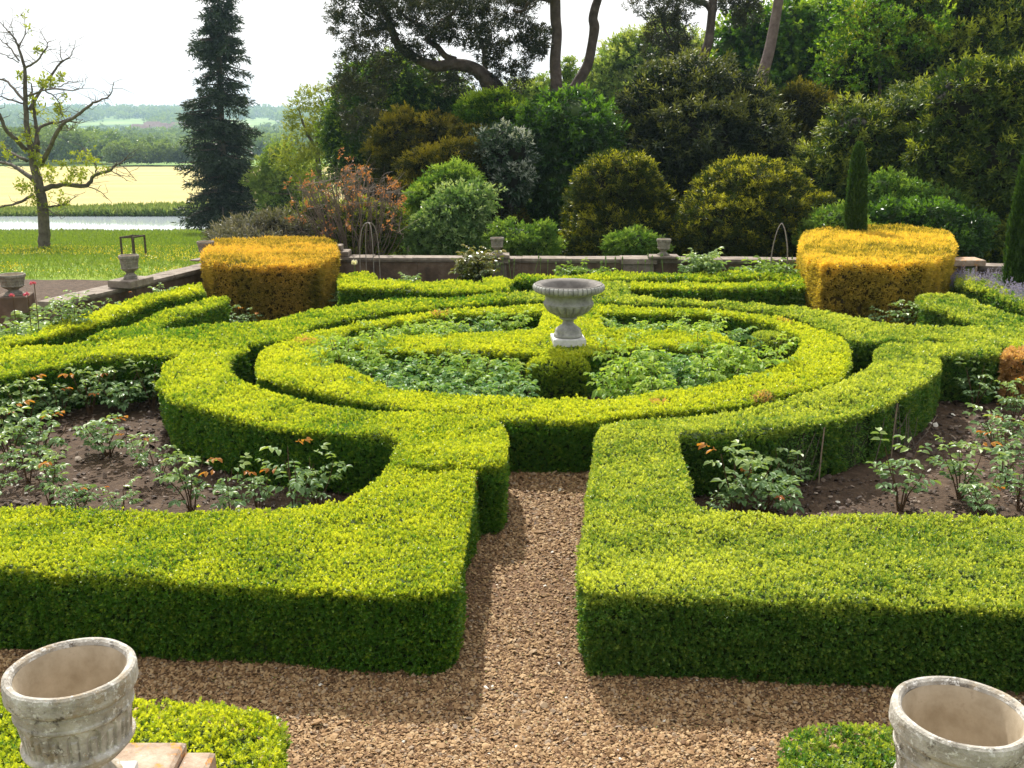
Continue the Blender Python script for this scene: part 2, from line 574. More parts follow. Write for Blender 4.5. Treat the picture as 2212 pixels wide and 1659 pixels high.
    if bare:                                      # places where the box has gone bare: twigs show
        cen = V.reshape(-1, 4, 3).mean(1)
        drop = np.zeros(len(cen), bool)
        tw = MB()
        for (x, y, zz, r) in bare:
            p = at(x, y, zz)
            dd = np.linalg.norm((cen - p) * (1, 1, .8), axis=1) + f3(cen * 2) * .12
            drop |= (dd < r) & (rng.random(len(cen)) < .86) & (cen[:, 2] < ztop - .10)
            for _ in range(26):
                q = p + np.array([rng.normal() * r * .6, rng.normal() * .05 + .03, 0]); q[2] = .0
                e = q + np.array([rng.normal() * .10, rng.normal() * .05, rng.uniform(.25, ztop - .08)])
                tw.tube([q, (q + e) / 2 + rng.normal(size=3) * .02, e], [.007, .005, .003], n=4, cap=False)
        V, T = V[~np.repeat(drop, 4)], T[~drop]
        tw.build('bare_stems', M['twig'], root)
    if patches:                                   # scorched or browned places: real dead leaves, in their own mesh
        cen = V.reshape(-1, 4, 3).mean(1)
        msk = np.zeros(len(cen), bool)
        wob = f1(cen * 3) * .10
        for (x, y, zz, r) in patches:
            p = at(x, y, zz)
            msk |= (np.linalg.norm((cen - p) * (1, 1, 1.0), axis=1) + wob + rng.normal(size=len(cen)) * r * .18) < r
        m4 = np.repeat(msk, 4)
        msk &= rng.random(len(cen)) < .62
        m4 = np.repeat(msk, 4)
        leafobj('scorched_leaves', V[m4], T[msk], M['box_dead'], root)
        V, T = V[~m4], T[~msk]
    leafobj('foliage', V, T, M[mats[0]], root)
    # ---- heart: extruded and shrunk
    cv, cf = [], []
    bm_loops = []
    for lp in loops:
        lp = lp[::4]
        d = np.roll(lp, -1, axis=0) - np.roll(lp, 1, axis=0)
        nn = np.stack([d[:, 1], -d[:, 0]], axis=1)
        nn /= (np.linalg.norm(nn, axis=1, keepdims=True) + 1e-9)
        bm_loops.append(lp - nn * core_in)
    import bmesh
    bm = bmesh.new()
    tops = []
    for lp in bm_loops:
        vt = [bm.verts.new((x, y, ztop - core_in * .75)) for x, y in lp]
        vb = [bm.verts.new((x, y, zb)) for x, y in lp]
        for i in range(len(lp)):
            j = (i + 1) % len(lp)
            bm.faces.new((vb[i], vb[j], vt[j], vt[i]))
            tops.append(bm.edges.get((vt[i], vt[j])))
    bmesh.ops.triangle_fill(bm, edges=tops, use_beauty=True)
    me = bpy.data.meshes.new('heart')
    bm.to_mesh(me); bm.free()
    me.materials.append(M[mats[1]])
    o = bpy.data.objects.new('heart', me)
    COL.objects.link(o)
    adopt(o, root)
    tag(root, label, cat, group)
    return root
# ------------------------------------------------------------------ terrain
def sstep(a, b, x):
    t = np.clip((x - a) / (b - a), 0, 1)
    return t * t * (3 - 2 * t)
PROF_Y = [-5000, 20.5, 23, 28, 40, 60, 82, 84.5, 101, 103, 280, 420, 700, 1200, 1700, 2500, 3200, 6000]
PROF_Z = [0, 0, -.08, -.45, -1.55, -3.4, -5.75, -6.5, -6.5, -5.85, -10, -14, -17, -22, -8, 5, -10, -60]
_tn = lowfreq(5, 10, .004, .03)
_tn2 = lowfreq(6, 10, .05, .5)
def terrain(x, y):
    x = np.asarray(x, float); y = np.asarray(y, float)
    d = np.maximum(y, 1)
    zl = np.interp(y, PROF_Y, PROF_Z)
    # lake basin ends before the right side
    lk = sstep(-14, -4, x)
    inb = (y > 81) & (y < 105)
    zl = np.where(inb, zl * (1 - lk) + lk * np.minimum(-5.6, zl + .9), zl)
    # ridge shape
    P2 = np.column_stack([x.ravel(), y.ravel()])
    big = _tn(P2).reshape(x.shape)
    zl = zl + big * sstep(900, 2200, y) * 7
    tilt = (-x / np.maximum(d, 1) - .3) * 22 * sstep(1200, 2400, y)
    zl = zl + tilt
    w = sstep(-.10, .12, x / d)
    near = sstep(400, 150, y) if False else 1 - sstep(150, 500, y)
    z = zl * (1 - w * near) + (-.3 * sstep(22, 30, y)) * w * near
    z = z + _tn2(P2).reshape(x.shape) * .10 * sstep(30, 60, y) * (1 - sstep(500, 900, y)) * np.where((y > 82) & (y < 104), .3, 1)
    return z
ys = np.concatenate([np.linspace(-60, 20, 12), np.linspace(21, 110, 110), np.geomspace(112, 7000, 130)])
ra = np.linspace(-1.35, 1.35, 160)
Yg, Rg = np.meshgrid(ys, ra, indexing='ij')
Xg = Rg * (np.abs(Yg) + 45)
Zg = terrain(Xg, Yg)
Zg = np.where((Yg < 20.6) & (np.abs(Xg) < 400), -.05, Zg)
Vg = np.stack([Xg, Yg, Zg], axis=-1).reshape(-1, 3)
nr, nc = Yg.shape
ii = (np.arange(nr - 1)[:, None] * nc + np.arange(nc - 1)[None, :]).ravel()
Fg = np.stack([ii, ii + 1, ii + nc + 1, ii + nc], axis=1)

def landmat():
    m, N, L = newmat("land")
    out = N.new('ShaderNodeOutputMaterial')
    g = N.new('ShaderNodeNewGeometry')
    sx = N.new('ShaderNodeSeparateXYZ')
    L.new(g.outputs['Position'], sx.inputs[0])
    def noise(scale, detail=5, sc=(1, 1, 1)):
        mp = N.new('ShaderNodeMapping')
        mp.inputs['Scale'].default_value = sc
        L.new(g.outputs['Position'], mp.inputs[0])
        n = N.new('ShaderNodeTexNoise')
        n.inputs['Scale'].default_value = scale
        n.inputs['Detail'].default_value = detail
        L.new(mp.outputs[0], n.inputs['Vector'])
        return n.outputs['Fac']
    def step(sock, a, b):
        r = N.new('ShaderNodeMapRange')
        r.inputs[1].default_value = a
        r.inputs[2].default_value = b
        L.new(sock, r.inputs[0])
        return r.outputs[0]
    def mix(f, a, b):
        x = N.new('ShaderNodeMixRGB')
        if f is not None: L.new(f, x.inputs[0])
        for s, v in ((1, a), (2, b)):
            if isinstance(v, tuple): x.inputs[s].default_value = (*v, 1)
            else: L.new(v, x.inputs[s])
        return x.outputs[0]
    # meadow by the house
    r1 = ramp(N, [(.3, (.11, .19, .025)), (.5, (.17, .26, .032)), (.7, (.26, .34, .05))])
    L.new(noise(.45, 8, (1, 2.2, 1)), r1.inputs[0])
    butter = mix(step(noise(.35, 9, (1, 1.7, 1)), .50, .72), r1.outputs[0], (.33, .33, .03))
    # pale field past the lake
    r2 = ramp(N, [(.3, (.40, .34, .13)), (.7, (.53, .45, .20))])
    L.new(noise(.03, 6, (1, 4, 1)), r2.inputs[0])
    c = mix(step(sx.outputs[1], 103, 105), butter, r2.outputs[0])
    # rough pasture and woods farther off
    r3 = ramp(N, [(.36, (.06, .11, .04)), (.42, (.17, .28, .07)), (.6, (.26, .34, .11))])
    L.new(noise(.006, 2), r3.inputs[0])
    c = mix(step(sx.outputs[1], 282, 290), c, r3.outputs[0])
    pr = N.new('ShaderNodeBsdfPrincipled')
    pr.inputs['Roughness'].default_value = .9
    pr.inputs['Specular IOR Level'].default_value = .1
    L.new(c, pr.inputs['Base Color'])
    bp = N.new('ShaderNodeBump')
    bp.inputs['Strength'].default_value = .6
    bp.inputs['Distance'].default_value = .1
    L.new(noise(6, 6), bp.inputs['Height'])
    L.new(bp.outputs[0], pr.inputs['Normal'])
    L.new(pr.outputs[0], out.inputs[0])
    return m
M['land'] = landmat()
tag(npmesh('terrain', Vg, Fg, M['land'], smooth=True), kind='structure')

# lake
def watermat():
    m, N, L = newmat("lake_water")
    out = N.new('ShaderNodeOutputMaterial')
    pr = N.new('ShaderNodeBsdfPrincipled')
    pr.inputs['Base Color'].default_value = (.46, .52, .57, 1)
    pr.inputs['Roughness'].default_value = .06
    pr.inputs['Specular IOR Level'].default_value = 1.0
    pr.inputs['IOR'].default_value = 1.6
    tc_ = N.new('ShaderNodeNewGeometry')
    n = N.new('ShaderNodeTexNoise'); n.inputs['Scale'].default_value = 1.5; n.inputs['Detail'].default_value = 4
    L.new(tc_.outputs['Position'], n.inputs['Vector'])
    b = N.new('ShaderNodeBump'); b.inputs['Strength'].default_value = .04; b.inputs['Distance'].default_value = .03
    L.new(n.outputs['Fac'], b.inputs['Height']); L.new(b.outputs[0], pr.inputs['Normal'])
    L.new(pr.outputs[0], out.inputs[0])
    return m
wb = MB()
wb.add([(-220, 80, -6.0), (2, 80, -6.0), (2, 105, -6.0), (-220, 105, -6.0)], [(0, 1, 2, 3)])
tag(wb.build('lake', watermat()), kind='structure')

# ------------------------------------------------------------------ garden floor
def sheet(name, pts, z, mat, kind='structure'):
    b = MB()
    b.add([(p[0], p[1], z) for p in pts], [tuple(range(len(pts)))])
    return tag(b.build(name, mat), kind=kind)
gsoil = []
GW = 15.0
nx_, ny_ = 220, 150
gx = np.linspace(-13, 15, nx_); gy = np.linspace(.2, 23.0, ny_)
GX, GY = np.meshgrid(gx, gy, indexing='ij')
f_soil = lowfreq(31, 14, 1.2, 14)
GZ = f_soil(np.column_stack([GX.ravel(), GY.ravel()])).reshape(GX.shape) * .03 - .012
GZ = np.minimum(GZ, .02)
ii = (np.arange(nx_ - 1)[:, None] * ny_ + np.arange(ny_ - 1)[None, :]).ravel()
tag(npmesh('soil', np.stack([GX, GY, GZ], -1).reshape(-1, 3), np.stack([ii, ii + ny_, ii + ny_ + 1, ii + 1], 1), M['soil'], smooth=True), kind='structure')

# gravel path: one cross-shaped sheet, front walk, entry path, ring round the centre
def P2(px, py, z=0.0): return tuple(at(px, py, z)[:2])
pathpoly = [(-9, 1.0), (9, 1.0), (9, 6.2), (.95, 6.3), (1.25, 9.3), (1.6, 10.6), (-.9, 10.6), (-.5, 9.3), (-.75, 6.3), (-9, 6.5)]
sheet('path', pathpoly, .026, M['gravelbase'])
# narrow walks between the hedges
c0 = np.array([.70, 13.4])
b = MB()
ring = []
n = 72
for i in range(n):
    a = 2 * math.pi * i / n
    ring.append((c0[0] + 3.35 * math.cos(a), c0[1] + 3.35 * math.sin(a), .024))
for i in range(n):
    a = 2 * math.pi * i / n
    ring.append((c0[0] + 3.95 * math.cos(a), c0[1] + 3.95 * math.sin(a), .024))
b.add(ring, [(i, n + i, n + (i + 1) % n, (i + 1) % n) for i in range(n)])
tag(b.build('ring_path', M['gravelbase']), kind='structure')
sheet('west_path', [(-11, 11.7), (-6.3, 12.75), (-3.6, 13.15), (-3.4, 14.0), (-11, 13.9)], .022, M['gravelbase'])
sheet('east_path', [(4.6, 13.05), (12, 12.95), (12, 14.4), (4.6, 14.0)], .022, M['gravelbase'])

# gravel stones
def stones(name, polys, dens_fn, zb, size, mat, seed, kind='stuff', label='small brown and buff stones of the gravel', cat='gravel'):
    rng = np.random.default_rng(seed)
    lo = np.min([np.min(p, 0) for p in polys], 0); hi = np.max([np.max(p, 0) for p in polys], 0)
    n = int(dens_fn * np.prod(hi - lo))
    Q = rng.uniform(lo, hi, (n, 2))
    d = np.hypot(Q[:, 0], Q[:, 1] + 0)
    Q = Q[(rng.random(n) < (5.2 / np.maximum(d, 5.2)) ** 1.2)]
    Q = Q[inside(Q, [np.array(p, float) for p in polys])]
    fq = lowfreq(seed + 3, 9, .8, 5.0)(Q)
    Q = Q[rng.random(len(Q)) < np.clip(1.0 - (fq - .10) * 2.2, .30, 1)]
    vis = (np.abs(Q[:, 0]) < Q[:, 1] * .60 + 1.2) & (Q[:, 1] > 3.2)
    Q = Q[vis]
    n = len(Q)
    base = np.array([(1, 0, 0), (0, 1, 0), (-1, 0, 0), (0, -1, 0), (0, 0, 1), (.75, .75, .55), (-.75, .7, .5), (-.7, -.75, .55), (.75, -.7, .5)], float)
    tri = np.array([(4, 5, 6), (4, 6, 7), (4, 7, 8), (4, 8, 5), (0, 1, 5), (1, 2, 6), (2, 3, 7), (3, 0, 8), (5, 1, 6), (6, 2, 7), (7, 3, 8), (8, 0, 5)])
    s = size * np.exp(rng.normal(size=n) * .35) * np.maximum(1, np.hypot(Q[:, 0], Q[:, 1]) / 7.5)
    sc = np.stack([s, s * rng.uniform(.55, .95, n), s * rng.uniform(.35, .7, n)], 1)
    V = base[None] * (1 + rng.normal(size=(n, 9, 3)) * .13) * sc[:, None]
    a = rng.uniform(0, 6.28, n); ca, sa = np.cos(a), np.sin(a)
    tl = rng.normal(size=(n, 2)) * .35
    X = V[..., 0] * ca[:, None] - V[..., 1] * sa[:, None]
    Y = V[..., 0] * sa[:, None] + V[..., 1] * ca[:, None]
    Z = V[..., 2] + X * tl[:, :1] + Y * tl[:, 1:]
    V = np.stack([X + Q[:, :1], Y + Q[:, 1:], Z + zb + rng.uniform(-.2, .9, n)[:, None] * s[:, None] * .5], -1)
    F = (tri[None] + (np.arange(n) * 9)[:, None, None]).reshape(-1, 3)
    T = np.repeat(np.stack([rng.random(n), rng.random(n), 0 * s], 1), 9, axis=0)
    o = npmesh(name, V.reshape(-1, 3), F, mat, tint=T, fsize=3)
    return tag(o, label, cat, kind=kind)

def stonemat(name, stops, white=.9985):
    m, N, L = newmat(name)
    out = N.new('ShaderNodeOutputMaterial')
    a = N.new('ShaderNodeAttribute'); a.attribute_name = 'tint'
    sp = N.new('ShaderNodeSeparateColor'); L.new(a.outputs['Color'], sp.inputs[0])
    r = ramp(N, stops); L.new(sp.outputs[0], r.inputs[0])
    gt = N.new('ShaderNodeMath'); gt.operation = 'GREATER_THAN'; gt.inputs[1].default_value = white
    L.new(sp.outputs[1], gt.inputs[0])
    mx = N.new('ShaderNodeMixRGB'); mx.inputs[2].default_value = (.72, .68, .60, 1)
    L.new(gt.outputs[0], mx.inputs[0]); L.new(r.outputs[0], mx.inputs[1])
    pr = N.new('ShaderNodeBsdfPrincipled'); pr.inputs['Roughness'].default_value = .7
    pr.inputs['Specular IOR Level'].default_value = .3
    L.new(mx.outputs[0], pr.inputs['Base Color']); L.new(pr.outputs[0], out.inputs[0])
    return m
M['stones'] = stonemat('gravel_stones', [(0, (.13, .068, .030)), (.3, (.24, .138, .062)), (.6, (.36, .225, .108)), (.85, (.45, .31, .165)), (1, (.25, .19, .14))])
M['clods'] = stonemat('soil_clods', [(0, (.035, .022, .016)), (.6, (.10, .068, .05)), (.9, (.20, .145, .11)), (1, (.34, .28, .22))], white=.97)
stones('gravel', [pathpoly], 9000, .028, .0088, M['stones'], 3)
sbed = [(-8.5, 7.3), (8.5, 7.0), (8.5, 12.8), (-8.5, 12.8)]
stones('soil_crumbs', [sbed], 420, .0, .013, M['clods'], 4, label='crumbs and small pale stones on the rose bed soil', cat='soil')

# ------------------------------------------------------------------ hedges
hedge('box_hedge', 'wide box hedge enclosing the rose bed left of the gravel entry path', [[
    (-560, 1206), (0, 1230), (350, 1250), (800, 1276), (955, 1277), (990, 1263), (1012, 1130), (1030, 1020), (1040, 1005), (1090, 995), (1097, 930), (1075, 905),
    (1020, 897), (920, 894), (840, 892), (760, 882), (680, 868), (610, 852), (555, 838), (520, 822), (497, 806), (492, 780), (505, 762), (538, 752), (536, 744), (480, 737), (330, 733), (180, 738), (60, 747), (-60, 764), (-560, 850),
    (-560, 905), (-100, 838), (0, 811), (90, 790), (200, 769), (300, 765), (392, 764), (350, 790), (345, 830), (365, 858), (440, 885), (520, 908), (600, 920), (720, 931), (835, 941), (868, 955), (848, 975), (842, 1000), (800, 1040), (770, 1070), (735, 1093), (640, 1098), (400, 1099), (0, 1092), (-560, 1080)]],
    ztop=.65, seed=11, newg=.58, patches=[(960, 1003, .65, .10), (1005, 1006, .62, .12), (1028, 1060, .5, .10)], cat='box hedge')
hedge('box_hedge', 'raised square block of box hedge left of the gravel path where the curved hedge starts', [[
    (858, 996), (876, 962), (852, 938), (880, 905), (960, 899), (1055, 898), (1088, 915), (1099, 935), (1095, 998), (1060, 1006), (960, 1003), (900, 1002)]],
    ztop=.69, seed=28, newg=.56, cat='box hedge', core_in=.09)
hedge('box_hedge', 'wide box hedge enclosing the rose bed right of the gravel entry path', [[
    (1249, 1242), (1270, 1279), (1400, 1287), (1600, 1288), (2212, 1315), (2700, 1339),
    (2700, 1128), (2212, 1112), (1768, 1112), (1560, 1107), (1510, 1098), (1493, 1080), (1486, 1012), (1462, 945), (1480, 939), (1560, 939), (1658, 930), (1768, 911), (1859, 889), (1933, 862), (2006, 821), (2030, 798), (2034, 780), (2022, 766), (2060, 764), (2156, 768), (2165, 752), (2120, 744), (1988, 738), (1905, 738), (1889, 752), (1886, 778), (1852, 807), (1786, 837), (1694, 863), (1584, 885), (1474, 897), (1380, 902), (1310, 908), (1289, 935), (1275, 1010), (1262, 1110)]],
    ztop=.65, bare=[(1700, 990, .25, .30), (1830, 955, .25, .30), (1930, 925, .25, .26)], seed=12, newg=.52, mats=('box_soft', 'core'), cat='box hedge')
ringout = [(567, 752), (552, 780), (556, 808), (600, 826), (696, 847), (800, 866), (885, 880), (980, 890), (1070, 900), (1091, 904), (1200, 908), (1293, 904), (1320, 898), (1400, 891), (1493, 881), (1606, 866), (1658, 856), (1768, 831), (1818, 812), (1832, 785), (1835, 750), (1815, 722), (1775, 707), (1739, 697), (1673, 684), (1583, 673), (1439, 664), (1300, 659), (1160, 659), (1050, 665), (944, 674), (870, 682), (800, 692), (714, 708), (640, 726)]
ringin = [(700, 768), (712, 783), (764, 801), (844, 832), (947, 848), (1030, 856), (1130, 860), (1200, 861), (1290, 861), (1401, 851), (1511, 836), (1639, 807), (1700, 781), (1722, 758), (1735, 735), (1720, 715), (1673, 698), (1573, 681), (1489, 676), (1300, 672), (1160, 673), (1060, 674), (937, 682), (850, 698), (752, 711), (722, 738)]
hedge('box_hedge', 'circular box hedge ring round the central stone urn', [ringout, ringin], ztop=.62, seed=13, newg=.72,
      patches=[(1420, 868, .62, .10), (1650, 855, .62, .13), (1700, 858, .5, .10), (1700, 690, .62, .16), (950, 676, .62, .16), (660, 735, .62, .18), (560, 742, .62, .13)], cat='box hedge')
hedge('box_hedge', 'cross shaped box hedge under the central stone urn', [[
    (745, 742), (830, 730), (997, 719), (1150, 712), (1163, 706), (1172, 680), (1174, 668), (1290, 666), (1304, 706), (1330, 712), (1430, 716), (1539, 720), (1586, 735), (1580, 746), (1450, 748), (1312, 752), (1284, 762), (1245, 766), (1170, 764), (1150, 760), (1080, 762), (930, 756), (800, 752)]],
    ztop=.60, seed=14, newg=.72, cat='box hedge')
hedge('box_hedge', 'box hedge bent round the bed of the left golden yew block', [[
    (186, 731), (333, 737), (467, 742), (543, 743), (617, 732), (683, 699), (797, 675), (944, 662), (1060, 653), (1092, 648), (1097, 633), (1040, 638), (947, 646), (870, 648), (797, 652), (737, 660), (667, 671), (567, 696), (467, 705), (340, 707), (330, 703), (450, 662), (496, 641), (452, 643), (310, 690)]],
    ztop=.65, seed=15, newg=.42, mats=('box', 'core'), cat='box hedge')
hedge('box_hedge', 'box hedge bent round the bed of the right golden yew block', [[
    (1100, 633), (1200, 622), (1306, 610), (1353, 610), (1356, 635), (1439, 647), (1539, 651), (1622, 652), (1729, 664), (1836, 681), (1916, 702), (1996, 708), (2076, 707), (2130, 702), (2049, 676), (1995, 660), (1978, 640), (2076, 638), (2116, 656), (2212, 688), (2500, 770), (2500, 800), (2212, 750), (2102, 744), (2022, 736), (1889, 736), (1845, 735), (1818, 717), (1750, 695), (1675, 673), (1583, 662), (1450, 654), (1300, 652), (1160, 650), (1102, 647)]],
    ztop=.65, seed=16, newg=.42, mats=('box_soft', 'core'), cat='box hedge')
hedge('box_hedge', 'straight bright box hedge along the foot of the left garden wall', [[
    (433, 612), (300, 642), (213, 672), (150, 689), (77, 715), (0, 732), (-150, 768), (-420, 840), (-420, 872), (-150, 795), (0, 748), (67, 731), (180, 706), (233, 688), (333, 649), (437, 628)]],
    ztop=.62, seed=17, newg=.68, cat='box hedge')
hedge('box_hedge', 'straight box hedge right of the right golden yew beside mauve flowers', [[
    (2065, 590), (2116, 603), (2212, 640), (2500, 760), (2500, 790), (2212, 660), (2129, 628), (2065, 614)]],
    ztop=.62, seed=18, newg=.40, mats=('box_soft', 'core'), cat='box hedge')
hedge('box_hedge', 'thin box hedge behind the urn in front of the far garden wall', [[
    (1119, 597), (1323, 591), (1540, 590), (1740, 589), (1740, 600), (1560, 601), (1323, 602), (1200, 604), (1139, 605), (1108, 603)]],
    ztop=.60, seed=19, newg=.42, cat='box hedge')
hedge('box_hedge', 'short box hedge between the back bed and the right yew', [[
    (1362, 610), (1499, 611), (1560, 613), (1740, 606), (1740, 619), (1560, 625), (1362, 621)]],
    ztop=.60, seed=20, newg=.42, cat='box hedge')
hedge('box_hedge', 'broad box hedge block behind the left golden yew', [[
    (730, 604), (844, 605), (960, 606), (1094, 612), (1100, 624), (1050, 628), (950, 627), (864, 624), (730, 621)]],
    ztop=.62, seed=21, newg=.50, cat='box hedge')
hedge('box_hedge', 'low tuft of box hedge nearest the far wall beside the wire arch', [[
    (722, 592), (790, 590), (818, 599), (800, 604), (730, 600)]], ztop=.60, seed=22, newg=.5, cat='box hedge')
hedge('box_hedge', 'little lumpy box hedge between the two back hedges', [[
    (1040, 603), (1080, 598), (1110, 605), (1104, 613), (1060, 611)]], ztop=.60, seed=23, newg=.5, cat='box hedge')
hedge('box_hedge', 'scorched orange brown end of hedge at the right edge behind the rose bed', [[
    (2172, 752), (2320, 756), (2320, 775), (2165, 770)]], ztop=.64, seed=24, newg=.9, mats=('box_dead', 'core'), cat='box hedge')
hedge('box_hedge', 'small yellow green hedge top above the scorched hedge end', [[
    (2175, 741), (2330, 738), (2330, 751), (2178, 751)]], ztop=.66, seed=25, newg=.7, cat='box hedge')

def bush(name, label, px, py, z0, rx, ry, h, mats, seed, newg=.5, L=.035, sq=3.0, cat='bush', group=None, dens=1.4, aspect=.5, kleaf=6, spread=.9, amp=.05, parent=None, Y=None, sidenew=.2, pos=None, core=True, k3=5.0, up=.5):
    """rounded clipped bush: superellipsoid shell of leaf sprigs round a dark heart"""
    rng = np.random.default_rng(seed)
    c = np.array(pos, float) if pos is not None else (at(px, py, z0) if Y is None else atY(px, py, Y))
    c = np.array([c[0], c[1], c[2] if Y is not None or pos is not None else z0])
    root = empty(name, c)
    area = 2 * math.pi * ((rx * ry) ** .5) * h + math.pi * rx * ry
    n = int(area * dens / L ** 2)
    D = rng.normal(size=(n, 3)); D[:, 2] = np.abs(D[:, 2]) * rng.choice([1, 1, 1, -.6], n)
    D /= np.linalg.norm(D, axis=1, keepdims=True)
    rr = 1.0 / ((np.abs(D) ** sq).sum(1) ** (1 / sq))
    f = lowfreq(seed, 14, k3 * .5, k3 * 5, dim=3)
    ctr = c + np.array([0, 0, h * .5])
    S = np.array([rx, ry, h * .5])
    P0 = D * rr[:, None] * S
    sc = 1 + (f(P0) * amp / min(rx, ry, h * .5)) + rng.normal(size=n) * .018
    Pt = ctr + P0 * sc[:, None]
    N_ = D * rr[:, None] ** 1 / S; N_ = np.sign(N_) * np.abs(N_) ** 1.2; N_ /= np.linalg.norm(N_, axis=1, keepdims=True)
    A = N_ + np.array([0, 0, up]) + rng.normal(size=(n, 3)) * .35
    g = np.clip(sidenew + newg * np.clip(N_[:, 2], 0, 1) + f(P0 * 1.7) * .35 + rng.normal(size=n) * .1, 0, 1)
    V, T = sprigs(Pt - A * (L * .4), A, kleaf, np.full(n, L), aspect=aspect, spread=spread, g=g, rng=rng)
    ok = V.reshape(-1, 4, 3)[:, :, 2].min(1) > c[2] - .02
    ok4 = np.repeat(ok, 4)
    leafobj('foliage', V[ok4], T[ok], M[mats[0]], root)
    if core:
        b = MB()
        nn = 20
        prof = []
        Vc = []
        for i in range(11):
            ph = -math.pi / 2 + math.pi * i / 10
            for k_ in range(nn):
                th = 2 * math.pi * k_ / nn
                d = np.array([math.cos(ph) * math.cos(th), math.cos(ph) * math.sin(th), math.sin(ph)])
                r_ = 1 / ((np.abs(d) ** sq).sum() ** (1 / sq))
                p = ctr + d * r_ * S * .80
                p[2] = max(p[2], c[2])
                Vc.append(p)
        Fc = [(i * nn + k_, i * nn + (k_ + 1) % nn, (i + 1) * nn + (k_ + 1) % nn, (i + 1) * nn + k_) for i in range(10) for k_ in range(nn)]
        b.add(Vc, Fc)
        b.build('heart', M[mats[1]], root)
    tag(root, label, cat, group)
    return root

bush('box_bush', 'bright clipped box bush in front of the central urn', 1206, 858, 0, .40, .34, .55, ('box', 'core'), 41, newg=.5, L=.036, cat='box bush', sidenew=.18, dens=2.2, sq=4.5, up=.8)
bush('box_bush', 'small dull green box bush at the right inside the hedge ring', 1675, 795, 0, .38, .36, .54, ('box_soft', 'core'), 42, newg=.35, L=.036, cat='box bush')

# foreground low hedges by the terrace steps
hedge('box_hedge', 'low box hedge beside the left foreground stone pot', [[
    (-300, 1480), (100, 1487), (285, 1502), (440, 1515), (575, 1532), (600, 1550), (606, 1700), (420, 1780), (-300, 1760)]], ztop=.62, seed=26, newg=.62, cat='box hedge', lmin=.021, k=.0042)
hedge('box_hedge', 'low box hedge beside the right foreground stone pot', [[
    (1690, 1580), (1720, 1567), (1830, 1562), (1925, 1560), (2300, 1560), (2500, 1570), (2500, 1790), (1660, 1800), (1672, 1680)]], ztop=.62, seed=27, newg=.40, mats=('box_soft', 'core'), cat='box hedge', lmin=.021, k=.0042)

# ------------------------------------------------------------------ golden yew blocks
hedge('golden_yew', 'clipped golden yew block left of the urn, orange on top', [[(437, 556), (455, 566), (560, 572), (650, 572), (692, 566), (726, 545), (728, 526), (710, 515), (600, 512), (480, 515), (442, 526)]],
      ztop=1.04, sidegrad=.35, mats=('goldyew', 'goldcore'), seed=51, newg=.60, cat='yew', lmin=.055, k=.0033, kleaf=6, aspect=.32, spread=1.1, dens=1.9, amp=.6, rnd=.11, sidenew=.20, gpatch=.55, core_in=.10)
hedge('golden_yew', 'clipped golden yew block right of the urn, yellow top, wider than the left one', [[(1727, 522), (1745, 552), (1775, 568), (1900, 569), (2005, 564), (2052, 549), (2066, 526), (2050, 500), (1990, 490), (1890, 487), (1790, 491), (1735, 500)]],
      ztop=1.14, sidegrad=.35, mats=('yellowyew', 'goldcore'), seed=52, newg=.62, cat='yew', lmin=.055, k=.0033, kleaf=6, aspect=.32, spread=1.1, dens=1.9, amp=.6, rnd=.12, sidenew=.26, gpatch=.65, core_in=.10)

M['cane'] = surfmat('cane', [(.3, (.20, .15, .10)), (.7, (.36, .29, .20))], scale=30)
M['litter'] = leafmat('dry_clippings', (.20, .14, .06), (.42, .34, .18), (.22, .26, .05), trans=.2)
# cane stakes in the thin hedge
for i, (px, py, pt, lab) in enumerate([(1768, 1045, 955, 'bare cane stake leaning on the thin curved hedge of the right bed'), (1925, 985, 905, 'second cane stake farther along the thin curved hedge')]):
    a = at(px * .93 + 118 if False else px, py, 0)
    root = empty('cane_stake', (a[0], a[1], 0))
    m = MB(); m.tube([(a[0], a[1], -.03), (a[0] + .01, a[1] + .02, .3), (a[0] + .03, a[1] + .05, .58)], .008, n=6)
    m.build('cane', M['cane'], root)
    tag(root, lab, 'cane')
# clippings and litter blown on to the gravel
rg = np.random.default_rng(8)
Pq = []
for (x0, x1, y0, y1, n) in ((-4, 4, 5.4, 6.3, 420), (-.7, -.25, 6.3, 10, 260), (.55, .95, 6.3, 10, 260), (-3.5, 3.5, 4.2, 6, 260), (-.6, .9, 5, 10, 160)):
    Pq.append(np.column_stack([rg.uniform(x0, x1, n), rg.uniform(y0, y1, n), np.full(n, .042)]))
Pq = np.concatenate(Pq)
Dq = rg.normal(size=Pq.shape); Dq[:, 2] *= .25
V = leafquads(Pq, Dq, np.array([0, 0, 1.0]) + rg.normal(size=Pq.shape) * .3, rg.uniform(.012, .024, len(Pq)), .009)
tag(leafobj('clippings', V, np.column_stack([rg.random(len(Pq)), rg.random(len(Pq)), np.zeros(len(Pq))]), M['litter']), 'dry hedge clippings scattered on the gravel', 'clippings', kind='stuff')
